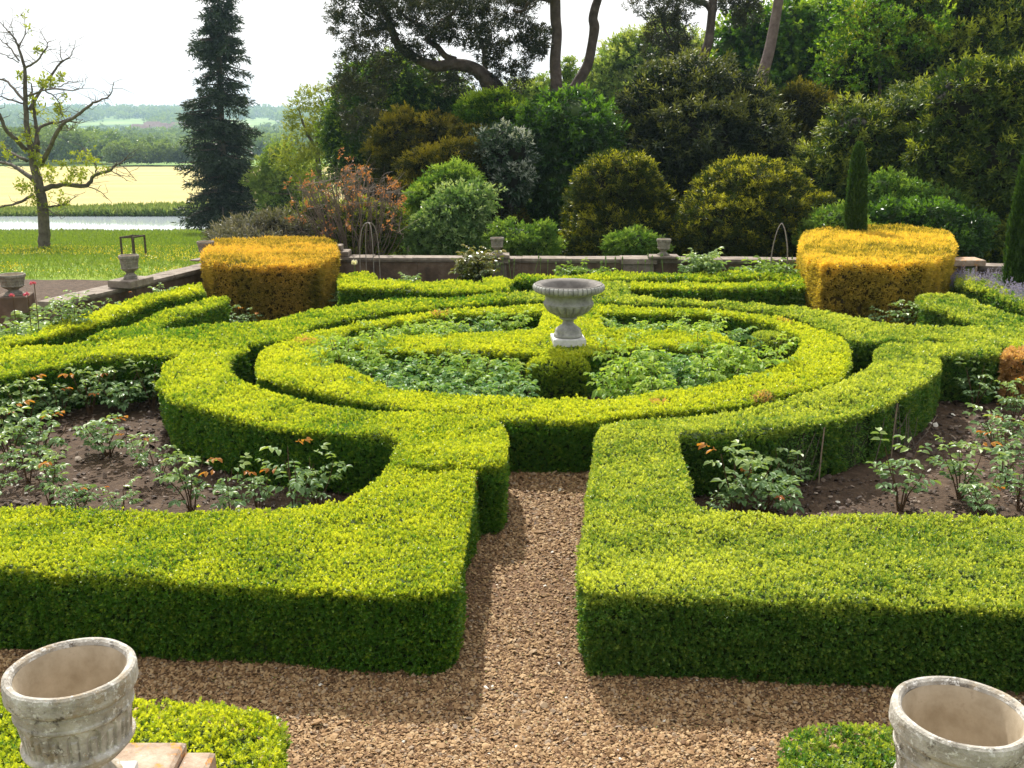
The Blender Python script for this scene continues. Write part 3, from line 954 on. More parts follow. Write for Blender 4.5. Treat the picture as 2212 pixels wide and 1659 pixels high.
# ------------------------------------------------------------------ garden walls
def wallrun(label, a, b, ztop, thick, out_sign, seed, piers=()):
    """a,b: plan of the top front edge; thickness goes away from the garden"""
    a = np.array(a[:2], float); b = np.array(b[:2], float)
    d = b - a; ln = np.linalg.norm(d); d /= ln
    nrm = np.array([d[1], -d[0]]) * out_sign
    root = empty('garden_wall', (a[0], a[1], 0))
    rng = np.random.default_rng(seed)
    def prism(mb, s0, s1, o0, o1, z0, z1, m=0, jit=0.0):
        q = []
        for z in (z0, z1):
            for (s, o) in ((s0, o0), (s1, o0), (s1, o1), (s0, o1)):
                p = a + d * s + nrm * o
                q.append((p[0], p[1], z + (rng.normal() * jit if z == z1 else 0)))
        F = [(3, 2, 1, 0), (4, 5, 6, 7), (0, 1, 5, 4), (1, 2, 6, 5), (2, 3, 7, 6), (3, 0, 4, 7)]
        if np.cross(d, nrm) < 0: F = [tuple(reversed(f)) for f in F]
        mb.add(q, F, m)
    w = MB(); s = 0.0
    while s < ln - .02:
        L_ = min(rng.uniform(1.5, 2.3), ln - s)
        if ln - s - L_ < .4: L_ = ln - s
        prism(w, s + .003, s + L_ - .003, .05 + rng.uniform(0, .006), thick - .05, -.05, ztop - .09)
        s += L_
    w.build('wall_face', M['wallstone'], root)
    c = MB(); s = 0.0
    while s < ln - .02:
        L_ = min(rng.uniform(.75, 1.15), ln - s)
        if ln - s - L_ < .3: L_ = ln - s
        o = rng.uniform(-.008, .008)
        prism(c, s + .004, s + L_ - .004, .0 + o, thick + .01, ztop - .055, ztop + rng.uniform(-.008, .004), jit=.004)
        prism(c, s + .004, s + L_ - .004, .028 + o, thick - .02, ztop - .088, ztop - .057)
        s += L_
    c.build('coping', M['coping'], root)
    for (sp, wd) in piers:
        p = MB()
        prism(p, sp - wd / 2, sp + wd / 2, -.035, thick + .03, -.05, ztop - .095)
        prism(p, sp - wd / 2 - .05, sp + wd / 2 + .05, -.085, thick + .06, ztop - .093, ztop + .008)
        p.build('pier', M['coping'], root)
    tag(root, label, 'wall')
    return a, d, nrm
WZ = .75
wl0 = at(128, 653, WZ); wl1 = at(438, 579.5, WZ)
_corner = wl1[:2] + (wl1[:2] - wl0[:2]) / np.linalg.norm(wl1[:2] - wl0[:2]) * 1.15
LA, LD, LN = wallrun('brown stone wall along the left side of the garden, lawn beyond', wl0, _corner, WZ, .42, -1, 1)
bw0 = at(722, 556, WZ); bw1 = at(2090, 563, WZ)
BA, BD, BN = wallrun('long brown stone wall across the far end of the garden', bw0, bw1, WZ, .42, -1, 2, piers=((3.30, .5), (6.25, .62)))
rw0 = at(2066, 574, WZ); rw1 = at(2420, 584, WZ)
wallrun('low stone wall at the far right behind mauve flowers', rw0 + np.array([.45, 0, 0]), rw1, WZ, .42, -1, 3)
# short return between the left wall and the far wall (stepped block)
def slab(name, label, c, sx, sy, z0, z1, mat, rz=0, cat='stone block', bev=.012, parent=None):
    b = MB()
    b.box(c[0] - sx / 2, c[1] - sy / 2, z0, c[0] + sx / 2, c[1] + sy / 2, z1, rz=rz, c=(c[0], c[1]), bev=bev)
    return b
sb = at(736, 553, WZ + .02)
root = empty('stepped_capstone', (sb[0], sb[1], WZ))
slab('', '', sb + np.array([-.15, .2, 0]), .62, .46, WZ + .003, WZ + .11, None).build('lower_slab', M['coping'], root)
slab('', '', sb + np.array([-.2, .2, 0]), .42, .32, WZ + .113, WZ + .23, None).build('upper_slab', M['coping'], root)
tag(root, 'stepped cap stone on the far wall just right of the left golden yew', 'cap stone')
sb = at(2092, 574, WZ + .02)
root = empty('capstone', (sb[0], sb[1], WZ))
slab('', '', sb + np.array([0, .2, 0]), .62, .5, WZ + .012, WZ + .13, None).build('cap', M['lichen'], root)
tag(root, 'square cap stone at the wall corner right of the right golden yew', 'cap stone')

M['potdull'] = surfmat('dull_pot_stone', [(.30, (.12, .105, .085)), (.5, (.22, .20, .165)), (.70, (.36, .33, .285))], scale=14, detail=10, bump=.6, bscale=55, dist=.006, spots=[((.08, .07, .055), 14, .58, .68), ((.45, .43, .38), 30, .62, .68)])
# ------------------------------------------------------------------ stone pots
def make_pot(name, label, base, R, H, seed=0, n=120, mat='stone', rz=.3, foot=True, group='stone pots on the garden walls', arches=18):
    root = empty(name, base, 0)
    b = MB()
    P_ = [(.30, 0), (.60, .005), (.63, .03), (.62, .07), (.52, .10), (.42, .135), (.37, .17), (.37, .20), (.44, .225), (.42, .24),
          (.56, .275), (.70, .32), (.79, .365), (.84, .40), (.86, .405), (.87, .42), (.855, .435), (.83, .44)]
    rows = [(.815 + .055 * t, .445 + .235 * t) for t in np.linspace(0, 1, 22)]
    P_ += rows + [(.885, .69), (.905, .70), (.905, .715), (.89, .725), (.895, .76), (.91, .80), (.90, .815), (.915, .825), (.985, .85), (1.0, .87), (1.0, .955), (.985, .985), (.95, 1.0), (.90, 1.0), (.86, .985), (.84, .96)]
    nz = len(P_)
    r_ = np.random.default_rng(seed)
    wob = r_.uniform(0, 6.28, 4)
    def disp(an, z, r, i):
        zz = z / H
        d = .006 * R * math.sin(3 * an + wob[0] + zz * 7) + .005 * R * math.sin(7 * an + wob[1] - zz * 11)
        if .45 < zz < .675:
            u = (an * arches / (2 * math.pi)) % 1.0 - .5
            v = (zz - .45) / .225
            w = .30
            top = .72
            ins = abs(u) < w and v < top or (u / w) ** 2 + ((v - top) / .26) ** 2 < 1 and v >= top
            inn = abs(u) < w * .5 and v < top
            if ins: d -= .040 * R
            if inn and v < top: d += .028 * R
        return d
    b.lathe([(r * R, z * H) for r, z in P_], n=n, c=base, disp=disp)
    b.f.pop()                                # leave the mouth open
    o = b.build('bowl', M[mat], root, smooth=False)
    i_ = MB()
    V = [(.84, .961), (.80, .90), (.78, .75), (.74, .55), (.62, .45), (.3, .42), (.02, .41)]
    i_.lathe([(r * R, z * H) for r, z in V], n=64, c=base)
    i_.f.pop(); i_.f.pop()
    i_.build('inner_lining', M['potin'], root, smooth=True)
    if foot:
        f = MB(); w = .66 * R
        f.box(base[0] - w, base[1] - w, base[2] - .07 * H, base[0] + w, base[1] + w, base[2] + .003, rz=rz, c=(base[0], base[1]), bev=.006)
        f.build('square_foot', M['plinthstone'] if R > .22 else M[mat], root)
    tag(root, label, 'stone pot', group)
    return root
ZR = 1.50
for (px, py, lab, rz) in ((205 / 1.3562, 1954 / 1.3562, 'large lichened stone pot at the bottom left corner, empty', .0), (2821 / 1.3562, 2080 / 1.3562, 'large lichened stone pot at the bottom right corner, empty', .0)):
    p = at(px, py, ZR)
    make_pot('stone_pot', lab, (p[0], p[1], ZR - .54), .248, .54, seed=int(px), n=220, group='large foreground pots', rz=.05)
    left = p[0] < 0
    z0 = ZR - .54 - .038
    s = 1 if left else -1
    # pier and coping stones of the terrace steps under the pot
    root = empty('terrace_pier', (p[0], p[1], 0))
    m = MB(); m.box(p[0] - .27, p[1] - .32, -.02, p[0] + .27, p[1] + .30, z0 - .10, bev=.01)
    m.build('shaft', M['lichen'], root)
    m = MB(); m.box(p[0] - .295, p[1] - .36, z0 - .098, p[0] + .295, p[1] + .37, z0 - .002, bev=.014)
    m.build('cap_slab', M['lichen'], root)
    tag(root, 'lichened stone pier under the %s foreground pot' % ('left' if left else 'right'), 'pier')
    root = empty('coping_block', (p[0] + s * .46, p[1], 0))
    m = MB()
    xa, xb = sorted((p[0] + s * .30, p[0] + s * .43))
    m.box(xa, p[1] - .30, -.02, xb, p[1] + .34, z0 - .03, bev=.016)
    m.build('block', M['lichen'], root)
    m = MB()
    xa2, xb2 = (xb + .004, xb + .12) if s > 0 else (xa - .12, xa - .004)
    m.box(xa2, p[1] - .36, -.02, xb2, p[1] + .30, z0 - .10, bev=.014)
    m.build('lower_block', M['lichen'], root)
    tag(root, 'orange lichened coping block beside the %s foreground pier' % ('left' if left else 'right'), 'stone block')

def pier_pot(label, px, pyrim, pybase, Y, wpx, plinth=None, seed=0, pier=None, plabel=''):
    a = atY(px, pybase, Y); t = atY(px, pyrim, Y)
    R = wpx / FPX * Y / 2
    H = t[2] - a[2]
    make_pot('stone_pot', label, (a[0], a[1], a[2]), R, H, seed=seed, n=96, arches=12, mat='potdull')
    if plinth:
        root = empty('plinth_slab', (a[0], a[1], plinth[2]))
        m = MB(); m.box(a[0] - plinth[0] / 2, a[1] - plinth[1] / 2, plinth[2], a[0] + plinth[0] / 2, a[1] + plinth[1] / 2, a[2] - .07 * H - .001, bev=.01, rz=plinth[3], c=(a[0], a[1]))
        m.build('slab', M['wallstone' if plinth[2] < .1 else 'coping'], root)
        tag(root, plabel, 'plinth')
rzL = math.atan2(LD[1], LD[0])
pier_pot('weathered stone pot on the left wall, in front of the square tree guard', 282, 551, 598, 17.45, 43, (.62, .46, WZ + .004, rzL), 2, plabel='lichened slab under the pot on the left wall')
pier_pot('stone pot at the left edge of the picture, standing among pink flowers', 30, 592, 634, 16.6, 56, (.5, .5, .02, .2), 3, plabel='stone plinth under the pot at the left edge')
pier_pot('stone pot at the far end of the left wall, half behind the left yew', 446, 521, 556, 20.6, 37, (.5, .44, WZ + .01, rzL), 4, plabel='slab under the pot half behind the left yew')
pier_pot('stone pot on the far wall beside a dark glossy climber', 1074, 513, 546, 20.98, 30, (.5, .4, WZ + .02, 0), 5, plabel='slab under the far wall pot left of the urn')
pier_pot('pale stone pot on the far wall right of the urn', 1433, 516, 549, 20.88, 31.5, (.62, .4, WZ + .02, 0), 6, plabel='slab under the far wall pot right of the urn')

M['potgrey'] = surfmat('urn_inside_shade', [(.3, (.12, .11, .10)), (.7, (.26, .24, .22))], scale=7, bump=.3, bscale=50, dist=.004)  # darker than the urn stone, painting shade inside the bowl
# ------------------------------------------------------------------ central urn
uc = at(1226, 735, .60)
UX, UY, UZ = uc[0], uc[1] - .10, .60
S_ = .00074 * 1.0
root = empty('stone_urn', (UX, UY, UZ))
def up(y): return (1420 - y) * S_
b = MB(); hw = 298 * S_
b.box(UX - hw, UY - hw, UZ - .03, UX + hw, UY + hw, UZ + up(1318), rz=.06, c=(UX, UY), bev=.008)
b.build('square_plinth', M['plinthstone'], root)
b = MB()
prof = [(240, 1316), (262, 1300), (264, 1270), (250, 1250), (240, 1245), (240, 1190), (225, 1165), (190, 1140), (150, 1110), (115, 1085), (100, 1055), (97, 1030), (102, 1005), (118, 1000), (122, 990), (150, 985), (162, 972), (160, 955), (145, 945)]
b.lathe([(r * S_, up(y)) for r, y in prof], n=64, c=(UX, UY, UZ))
b.f = b.f[:-2]
b.build('stem', M['urnstone'], root, smooth=True)
b = MB()
body = [(140, 944), (190, 925), (240, 903), (290, 876), (335, 846), (372, 812), (400, 780), (425, 745), (445, 718), (450, 706)]
body = [tuple(q) for q in smooth_path([np.array(q, float) for q in body], 3)]
def gad(an, z, r, i):
    u = (an * 18 / (2 * math.pi)) % 1.0 - .5
    k = max(0.0, math.cos(u * math.pi)) ** .6
    v = i / (len(body) - 1)
    env = math.sin(min(1, max(0, v * 1.02)) ** .8 * math.pi) ** .55 if 0 < v < 1 else 0
    return (-.034 + .056 * k) * env
b.lathe([(r * S_, up(y)) for r, y in body], n=264, c=(UX, UY, UZ), disp=gad)
b.f = b.f[:-2]
b.build('fluted_bowl', M['urnstone'], root, smooth=True)
b = MB()
neck = [(448, 708), (458, 700), (462, 688), (455, 674), (445, 668), (440, 655), (428, 640), (425, 610), (428, 575), (440, 545), (465, 520), (500, 500), (540, 488)]
b.lathe([(r * S_, up(y)) for r, y in neck], n=96, c=(UX, UY, UZ))
b.f = b.f[:-2]
b.build('neck', M['urnstone'], root, smooth=True)
b = MB()
rim = [(538, 489), (580, 487), (620, 470), (648, 440), (658, 405), (652, 372), (636, 352), (618, 344)]
rim = [tuple(q) for q in smooth_path([np.array(q, float) for q in rim], 2)]
def egg(an, z, r, i):
    u = (an * 46 / (2 * math.pi)) % 1.0 - .5
    v = i / (len(rim) - 1)
    return (-.018 * (abs(u) > .38) - .006 * abs(u)) * (math.sin(v * math.pi) ** .5 if 0 < v < 1 else 0)
b.lathe([(r * S_, up(y)) for r, y in rim], n=368, c=(UX, UY, UZ), disp=egg)
b.f = b.f[:-2]
b.build('carved_rim', M['urnstone'], root, smooth=False)
b = MB()
lip = [(614, 350), (612, 338), (604, 332), (590, 331), (560, 345), (520, 352), (490, 380), (462, 430), (440, 490), (400, 560), (330, 610), (200, 640), (5, 650)]
b.lathe([(r * S_, up(y)) for r, y in lip], n=96, c=(UX, UY, UZ))
b.f.pop(); b.f.pop()
b.build('inner_bowl', M['potgrey'], root, smooth=True)
tag(root, 'grey fluted stone urn on a pale square plinth in the centre of the box hedges', 'urn')

# ------------------------------------------------------------------ wire obelisks, tree guard
def obelisk(label, px, pyt, pyb, Y, wpx, bent):
    b0 = atY(px, pyb, Y); t = atY(px, pyt, Y)
    H = t[2]; R = wpx / FPX * Y / 2
    root = empty('wire_obelisk', (b0[0], b0[1], 0))
    for k in range(4):
        an = .5 + k * math.pi / 2
        x, y = math.cos(an), math.sin(an)
        if bent:
            pts = [(b0[0] + R * x * f, b0[1] + R * y * f, z * H) for f, z in ((1, 0), (.96, .35), (.86, .66), (.50, .88), (.20, .97), (0, 1.0))]
        else:
            pts = [(b0[0] + R * x * f, b0[1] + R * y * f, z * H) for f, z in ((1.0, 0), (.98, .4), (.92, .70), (.74, .88), (.42, .98), (0, 1.0))]
        m = MB(); m.tube(smooth_path(pts, 4), .009, n=6)
        m.build('wire_leg', M['metal'], root)
    tag(root, label, 'plant support')
obelisk('rusty wire hoop plant support before the far wall, near the left yew', 800, 481, 602, 20.4, 46, False)
obelisk('pointed wire plant support before the far wall, left of the right yew', 1681, 482, 597, 20.2, 52, True)
g0 = at(284, 545, -1.0)
Yg_ = 33.0
root = empty('tree_guard', atY(286, 545, Yg_))
gz = float(terrain(np.array([atY(286, 545, Yg_)[0]]), np.array([Yg_]))[0])
gc = atY(286, 511, Yg_)
hw = .20
top = gc[2]
cs = [(gc[0] + dx * hw + dy * .09, Yg_ + dy * hw * 1.3) for dx, dy in ((-1, -1), (1, -1), (1, 1), (-1, 1))]
for (x, y) in cs:
    m = MB(); m.tube([(x, y, gz - .1), (x, y, top + .03)], .034, n=8); m.build('post', M['post'], root)
for i in range(4):
    a_, b_ = cs[i], cs[(i + 1) % 4]
    m = MB(); m.tube([(a_[0], a_[1], top), (b_[0], b_[1], top)], .026, n=6); m.build('rail', M['post'], root)
tag(root, 'square four post tree guard standing on the lawn behind the left wall pot', 'tree guard')

# ------------------------------------------------------------------ roses
M['rose'] = leafmat('rose_leaves', (.10, .20, .075), (.21, .34, .14), (.36, .46, .12), trans=.34, rough=.42, spec=.5)
M['roseyoung'] = leafmat('young_rose_leaves', (.15, .30, .05), (.26, .42, .07), (.50, .60, .11), trans=.45, rough=.5, spec=.25)
M['roseblue'] = leafmat('blue_green_rose_leaves', (.08, .21, .07), (.17, .34, .12), (.38, .50, .11), trans=.38, rough=.45, spec=.35)
M['shoot'] = leafmat('red_shoots', (.38, .10, .02), (.50, .26, .05), None, trans=.45, rough=.4)
M['rosestem'] = surfmat('rose_stems', [(.3, (.07, .035, .02)), (.7, (.14, .09, .045))], scale=30)

def leaf6(Pn, D, N_, L, W, curl=.1, dr=.25):
    D = D / (np.linalg.norm(D, axis=1, keepdims=True) + 1e-9)
    S = np.cross(D, N_); S /= (np.linalg.norm(S, axis=1, keepdims=True) + 1e-9)
    U = np.cross(S, D)
    L = np.broadcast_to(L, (len(Pn),))[:, None]; W = np.broadcast_to(W, (len(Pn),))[:, None]
    a = Pn + D * .28 * L; b_ = Pn + D * .72 * L - U * L * dr * .25
    up_ = U * (L * curl)
    tip = Pn + D * L - U * L * dr
    V = np.stack([Pn, a + S * W * .48 + up_, b_ + S * W * .40 + up_, tip, b_ - S * W * .40 + up_, a - S * W * .48 + up_], 1)
    return V
def leaf6obj(name, V, tint, mat, parent):
    n = len(V)
    base = (np.arange(n) * 6)[:, None, None]
    F = (np.array([[0, 1, 2, 3], [0, 3, 4, 5]])[None] + base).reshape(-1, 4)
    o = npmesh(name, V.reshape(-1, 3), F, mat, tint=np.repeat(tint, 6, 0))
    if parent is not None: o.parent = parent
    return o

def make_rose(seed, h=.55, r=.30, nst=6, nl=60, Ls=.074, mat='rose', shoots=.045, name='rose_bush', droop=.35, leaflets=5):
    rng = np.random.default_rng(seed)
    root = empty(name, (0, 0, 0))
    st = MB(); nodes = []
    for i in range(nst):
        an = 2 * math.pi * i / nst + rng.normal() * .4
        rr = r * rng.uniform(.35, .95); hh = h * rng.uniform(.6, 1.05)
        pts = smooth_path([(0.02 * math.cos(an), .02 * math.sin(an), -.02), (rr * .35 * math.cos(an), rr * .35 * math.sin(an), hh * .35), (rr * .75 * math.cos(an + .2), rr * .75 * math.sin(an + .2), hh * .7), (rr * math.cos(an + .1), rr * math.sin(an + .1), hh)], 4)
        st.tube(pts, list(np.linspace(.008, .0028, len(pts))), n=5)
        for q in pts[3:]: nodes.append((q, an, q is pts[-1] or q is pts[-2]))
    st.tube([(0, 0, -.03), (0, 0, .05)], .016, n=6)
    st.build('stems', M['rosestem'], root, world=False)
    Ps, Ds, Ns, Ls_, R_, sh = [], [], [], [], [], []
    for k in range(nl):
        q, an, tipn = nodes[rng.integers(len(nodes))]
        a2 = rng.uniform(0, 6.28)
        ax = np.array([math.cos(a2), math.sin(a2), rng.uniform(-.1, .7)]); ax /= np.linalg.norm(ax)
        ll = Ls * rng.uniform(.75, 1.25)
        q = np.array(q) + rng.normal(size=3) * .015
        side = np.cross(ax, (0, 0, 1)); side /= np.linalg.norm(side) + 1e-9
        isshoot = tipn and rng.random() < shoots * 2.4
        rr = rng.random()
        for j in range(leaflets):
            if j == 0: p0, d = q + ax * ll * 2.1, ax
            else:
                f = 1.1 if j > 2 else 1.85
                sg = 1 if j % 2 else -1
                p0, d = q + ax * ll * f, ax * .45 + side * sg
            d = d + np.array([0, 0, -droop * rng.uniform(.4, 1.2)])
            Ps.append(p0 + np.array([0, 0, -.2 * droop * ll])); Ds.append(d)
            Ns.append(np.array([0, 0, 1.0]) + rng.normal(size=3) * .3)
            Ls_.append(ll * (1.0 if j == 0 else rng.uniform(.7, .95)) * (.85 if isshoot else 1)); R_.append(rr * .6 + rng.random() * .4); sh.append(isshoot)
    Ps, Ds, Ns, Ls_, R_, sh = map(np.array, (Ps, Ds, Ns, Ls_, R_, sh))
    V = leaf6(Ps, Ds, Ns, Ls_, Ls_ * .66)
    hz = np.clip((Ps[:, 2] / h - .55) * .9 + rng.normal(size=len(Ps)) * .2, 0, 1)
    T = np.stack([R_, hz, 0 * hz], 1)
    leaf6obj('foliage', V[~sh], T[~sh], M[mat], root)
    if sh.any(): leaf6obj('red_shoots', V[sh], T[sh], M['shoot'], root)
    return root
def copy_tree(o, parent=None):
    c = o.copy(); COL.objects.link(c); c.parent = parent
    if parent is not None: c.matrix_parent_inverse = o.matrix_parent_inverse.copy()
    for ch in [q for q in o.children]: copy_tree(ch, c)
    return c
def place(o, loc, rz, s):
    o.location = loc; o.rotation_euler = (0, 0, rz); o.scale = (s, s, s)
protos = [make_rose(101, nst=5, nl=36, h=.50, r=.28), make_rose(102, nst=5, nl=28, h=.55, r=.26), make_rose(103, nst=7, nl=44, h=.46, r=.32), make_rose(104, nst=4, nl=22, h=.60, r=.24, shoots=.11)]
used = [False] * 4
rrng = np.random.default_rng(5)
def put_rose(px, py, v, s, label, z=0.0, group='rose bushes in the beds', w=None):
    o = protos[v] if not used[v] else copy_tree(protos[v])
    used[v] = True
    p = at(px, py, z) if w is None else np.array(w)
    place(o, (p[0], p[1], z - .005), float(rrng.uniform(0, 6.28)), s)
    tag(o, label, 'rose bush', group)
    return o
# px,py = foot of the bush on the soil
ROSES = [
    (330, 880, 1, .95, 'leafy rose bush at the back of the left bed, tucked into the hedge corner'),
    (255, 888, 2, 1.1, 'dense rose bush in the left bed against the north hedge, second from the corner'),
    (195, 895, 0, 1.1, 'rose bush with coppery tips at the back of the left bed, third from the corner'),
    (130, 905, 2, 1.0, 'rose bush at the back of the left bed, fourth from the hedge corner'),
    (60, 925, 0, 1.1, 'rose bush far back left in the left bed, near the picture edge'),
    (235, 985, 2, 1.05, 'bushy rose bush alone in the middle of the left bed'),
    (95, 985, 2, 1.15, 'big rose bush with reddish tips in the left part of the left bed'),
    (25, 1000, 0, 1.15, 'big rose bush at the picture edge in the left bed'),
    (-20, 940, 2, 1.1, 'rose bush half cut by the left picture edge, back row'),
    (60, 1040, 1, .9, 'orange tipped rose bush below the big one in the left bed'),
    (110, 1085, 0, .9, 'rose bush before the near hedge, third from the picture edge'),
    (170, 1115, 2, .75, 'low rose bush just above the near hedge with pale round leaves'),
    (265, 1125, 1, .6, 'small rose bush with one orange shoot peeping over the near hedge'),
    (-10, 1095, 1, .85, 'rose bush cut by the left picture edge above the near hedge'),
    (345, 1040, 1, .8, 'thin spreading rose bush in the centre right of the left bed'),
    (415, 1105, 0, 1.0, 'upright rose bush with a thick woody foot above the near hedge'),
    (300, 1000, 3, .6, 'sparse little rose between the middle and the spreading bush'),
    (500, 1118, 3, .9, 'open rose bush with amber leaves left of the crimson tipped one'),
    (560, 1108, 1, .8, 'glossy rose bush against the curved hedge in the left bed'),
    (640, 1118, 3, 1.15, 'crimson tipped rose bush nearest the path in the left bed'),
    (690, 1105, 1, .9, 'pale leaved rose bush in the right tip of the left bed'),
    (1590, 1118, 0, 1.25, 'tall rose bush with a red topped cane nearest the path in the right bed'),
    (1650, 1110, 2, 1.05, 'broad rose bush leaning right of the tall one in the right bed'),
    (1700, 1065, 1, .8, 'low rose bush just behind the broad one in the right bed'),
    (1945, 1100, 1, 1.1, 'single upright rose bush on a bare stem in the middle of the right bed'),
    (2075, 1075, 0, 1.05, 'rose bush with a thick stem right of the upright one'),
    (2120, 1112, 2, .75, 'low pale green rose bush above the near right hedge'),
    (2165, 1035, 3, 1.05, 'lanky rose bush on a dark cane in the right bed'),
    (2200, 1100, 1, .9, 'rose bush cut by the right picture edge above the hedge'),
    (2150, 965, 2, .95, 'rose bush with yellowish top in the back of the right bed'),
    (2105, 880, 1, .95, 'pale rose bush below the scorched hedge end'),
    (2190, 915, 0, 1.0, 'rose bush with red tips at the right picture edge, back row'),
    (1560, 1128, 1, .6, 'very low rose sprout against the hedge corner right of the path'),
    (2250, 1020, 0, 1.1, 'rose bush just outside the right picture edge, middle row'),
]
for (px, py, v, s, lab) in ROSES: put_rose(px, py, v, s, lab)
SMALL = [
    (500, 705, 1, .8, 'small rose bush at the foot of the left yew, left one'), (545, 700, 3, .7, 'small rose bush at the foot of the left yew, right one'),
    (735, 665, 0, .75, 'white leaved rose bush right of the left yew'), (765, 655, 1, .7, 'little rose right of the white leaved one by the left yew'),
    (845, 650, 1, .6, 'little rose before the broad hedge block'), (1500, 655, 0, .8, 'rose bush with coppery tips in the back right bed'),
    (1540, 658, 1, .7, 'small green rose beside the coppery tipped one in the back right bed'), (1660, 662, 3, .7, 'little red rose left of the right yew'),
    (1715, 672, 1, .8, 'rose bush at the left foot of the right yew'), (1905, 712, 1, .95, 'dark rose bush in front of the right yew'),
    (1965, 715, 0, 1.1, 'pale rose bush with red tips at the right foot of the right yew'), (1990, 720, 2, .7, 'low rose bush right of the pale one at the right yew'),
    (1420, 650, 3, .6, 'faint reddish rose at the left end of the back right bed'), (1780, 690, 3, .6, 'thin rose under the right yew, left side'),
]
for (px, py, v, s, lab) in SMALL: put_rose(px, py + 14, v, s, lab)

# leafy roses inside the ring
lp = [make_rose(201, h=.72, r=.42, nst=10, nl=170, Ls=.066, mat='roseyoung', shoots=0, name='leafy_rose', droop=.6, leaflets=5),
      make_rose(202, h=.66, r=.44, nst=10, nl=170, Ls=.068, mat='roseblue', shoots=0, name='leafy_rose', droop=.4, leaflets=5)]
lu = [False, False]
quads = {'near left': [(-2.05, 12.2), (-1.55, 11.75), (-1.0, 11.35), (-.45, 11.15), (-.1, 11.5), (-.55, 11.8), (-1.1, 12.05), (-1.6, 12.35), (-2.0, 12.7), (-.2, 12.05), (-.75, 12.3)],
         'near right': [(1.55, 11.25), (2.05, 11.45), (2.55, 11.85), (3.0, 12.2), (1.45, 11.75), (1.95, 12.0), (2.5, 12.35), (1.5, 12.2), (2.05, 12.5)],
         'far left': [(-1.9, 14.3), (-1.4, 14.6), (-.9, 14.9), (-.45, 15.2), (-.1, 14.6), (-.6, 14.4), (-1.2, 14.25), (.0, 15.2), (-2.2, 13.7)],
         'far right': [(1.7, 15.3), (2.2, 15.1), (2.7, 14.8), (3.1, 14.3), (1.65, 14.7), (2.2, 14.5), (2.7, 14.2), (1.8, 14.2)]}
qi = 0
for qn, spots in quads.items():
    for (x, y) in spots:
        v = 0 if rrng.random() < .55 else 1
        o = lp[v] if not lu[v] else copy_tree(lp[v]); lu[v] = True
        place(o, (x + rrng.normal() * .06, y + rrng.normal() * .06, -.01), float(rrng.uniform(0, 6.28)), float(rrng.uniform(.9, 1.12)) * (1.14 if 'near' in qn else .95))
        tag(o, 'leafy young rose plant filling the %s quarter of the hedge ring' % qn, 'rose plant', 'leafy roses in the %s quarter' % qn)
# ------------------------------------------------------------------ trees and shrubs beyond the walls
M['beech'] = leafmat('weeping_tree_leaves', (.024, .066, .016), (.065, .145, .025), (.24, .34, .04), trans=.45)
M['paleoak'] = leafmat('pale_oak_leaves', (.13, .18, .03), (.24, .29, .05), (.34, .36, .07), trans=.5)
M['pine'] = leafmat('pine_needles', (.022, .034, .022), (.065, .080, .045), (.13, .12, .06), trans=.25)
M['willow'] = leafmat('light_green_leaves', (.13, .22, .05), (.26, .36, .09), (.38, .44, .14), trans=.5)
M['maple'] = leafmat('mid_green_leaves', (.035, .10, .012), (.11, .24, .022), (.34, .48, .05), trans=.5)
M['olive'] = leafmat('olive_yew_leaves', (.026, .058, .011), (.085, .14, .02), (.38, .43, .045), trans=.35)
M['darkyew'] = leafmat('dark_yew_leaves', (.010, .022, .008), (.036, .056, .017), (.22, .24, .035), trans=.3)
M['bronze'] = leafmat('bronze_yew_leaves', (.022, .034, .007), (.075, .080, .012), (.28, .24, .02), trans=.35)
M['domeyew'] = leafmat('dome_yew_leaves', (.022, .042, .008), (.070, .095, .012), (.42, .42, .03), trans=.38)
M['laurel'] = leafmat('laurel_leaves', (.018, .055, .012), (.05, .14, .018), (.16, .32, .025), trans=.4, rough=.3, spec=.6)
M['white'] = leafmat('silver_glint_leaves', (.03, .07, .03), (.10, .16, .09), (.65, .68, .62), trans=.2, rough=.25, spec=.8)  # last colour paints white glints on the silvery leaves
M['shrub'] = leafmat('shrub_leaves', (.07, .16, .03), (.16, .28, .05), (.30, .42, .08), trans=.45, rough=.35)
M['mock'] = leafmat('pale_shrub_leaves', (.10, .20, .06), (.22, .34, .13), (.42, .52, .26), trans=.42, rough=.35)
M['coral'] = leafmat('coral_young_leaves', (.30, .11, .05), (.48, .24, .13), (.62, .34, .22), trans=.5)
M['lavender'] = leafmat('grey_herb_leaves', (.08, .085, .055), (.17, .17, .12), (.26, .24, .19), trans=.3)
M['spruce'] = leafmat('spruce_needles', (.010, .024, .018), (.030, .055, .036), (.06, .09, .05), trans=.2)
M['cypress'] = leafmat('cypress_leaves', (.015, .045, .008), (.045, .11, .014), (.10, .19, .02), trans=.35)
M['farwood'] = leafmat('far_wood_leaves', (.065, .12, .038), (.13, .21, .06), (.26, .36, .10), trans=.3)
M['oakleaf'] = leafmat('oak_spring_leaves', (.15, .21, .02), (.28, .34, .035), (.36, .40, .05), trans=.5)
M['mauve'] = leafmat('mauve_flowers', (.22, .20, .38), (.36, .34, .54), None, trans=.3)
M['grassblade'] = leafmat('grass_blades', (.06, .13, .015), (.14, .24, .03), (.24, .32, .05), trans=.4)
M['reed'] = leafmat('bank_reeds', (.07, .14, .03), (.17, .26, .07), (.30, .36, .14), trans=.4)

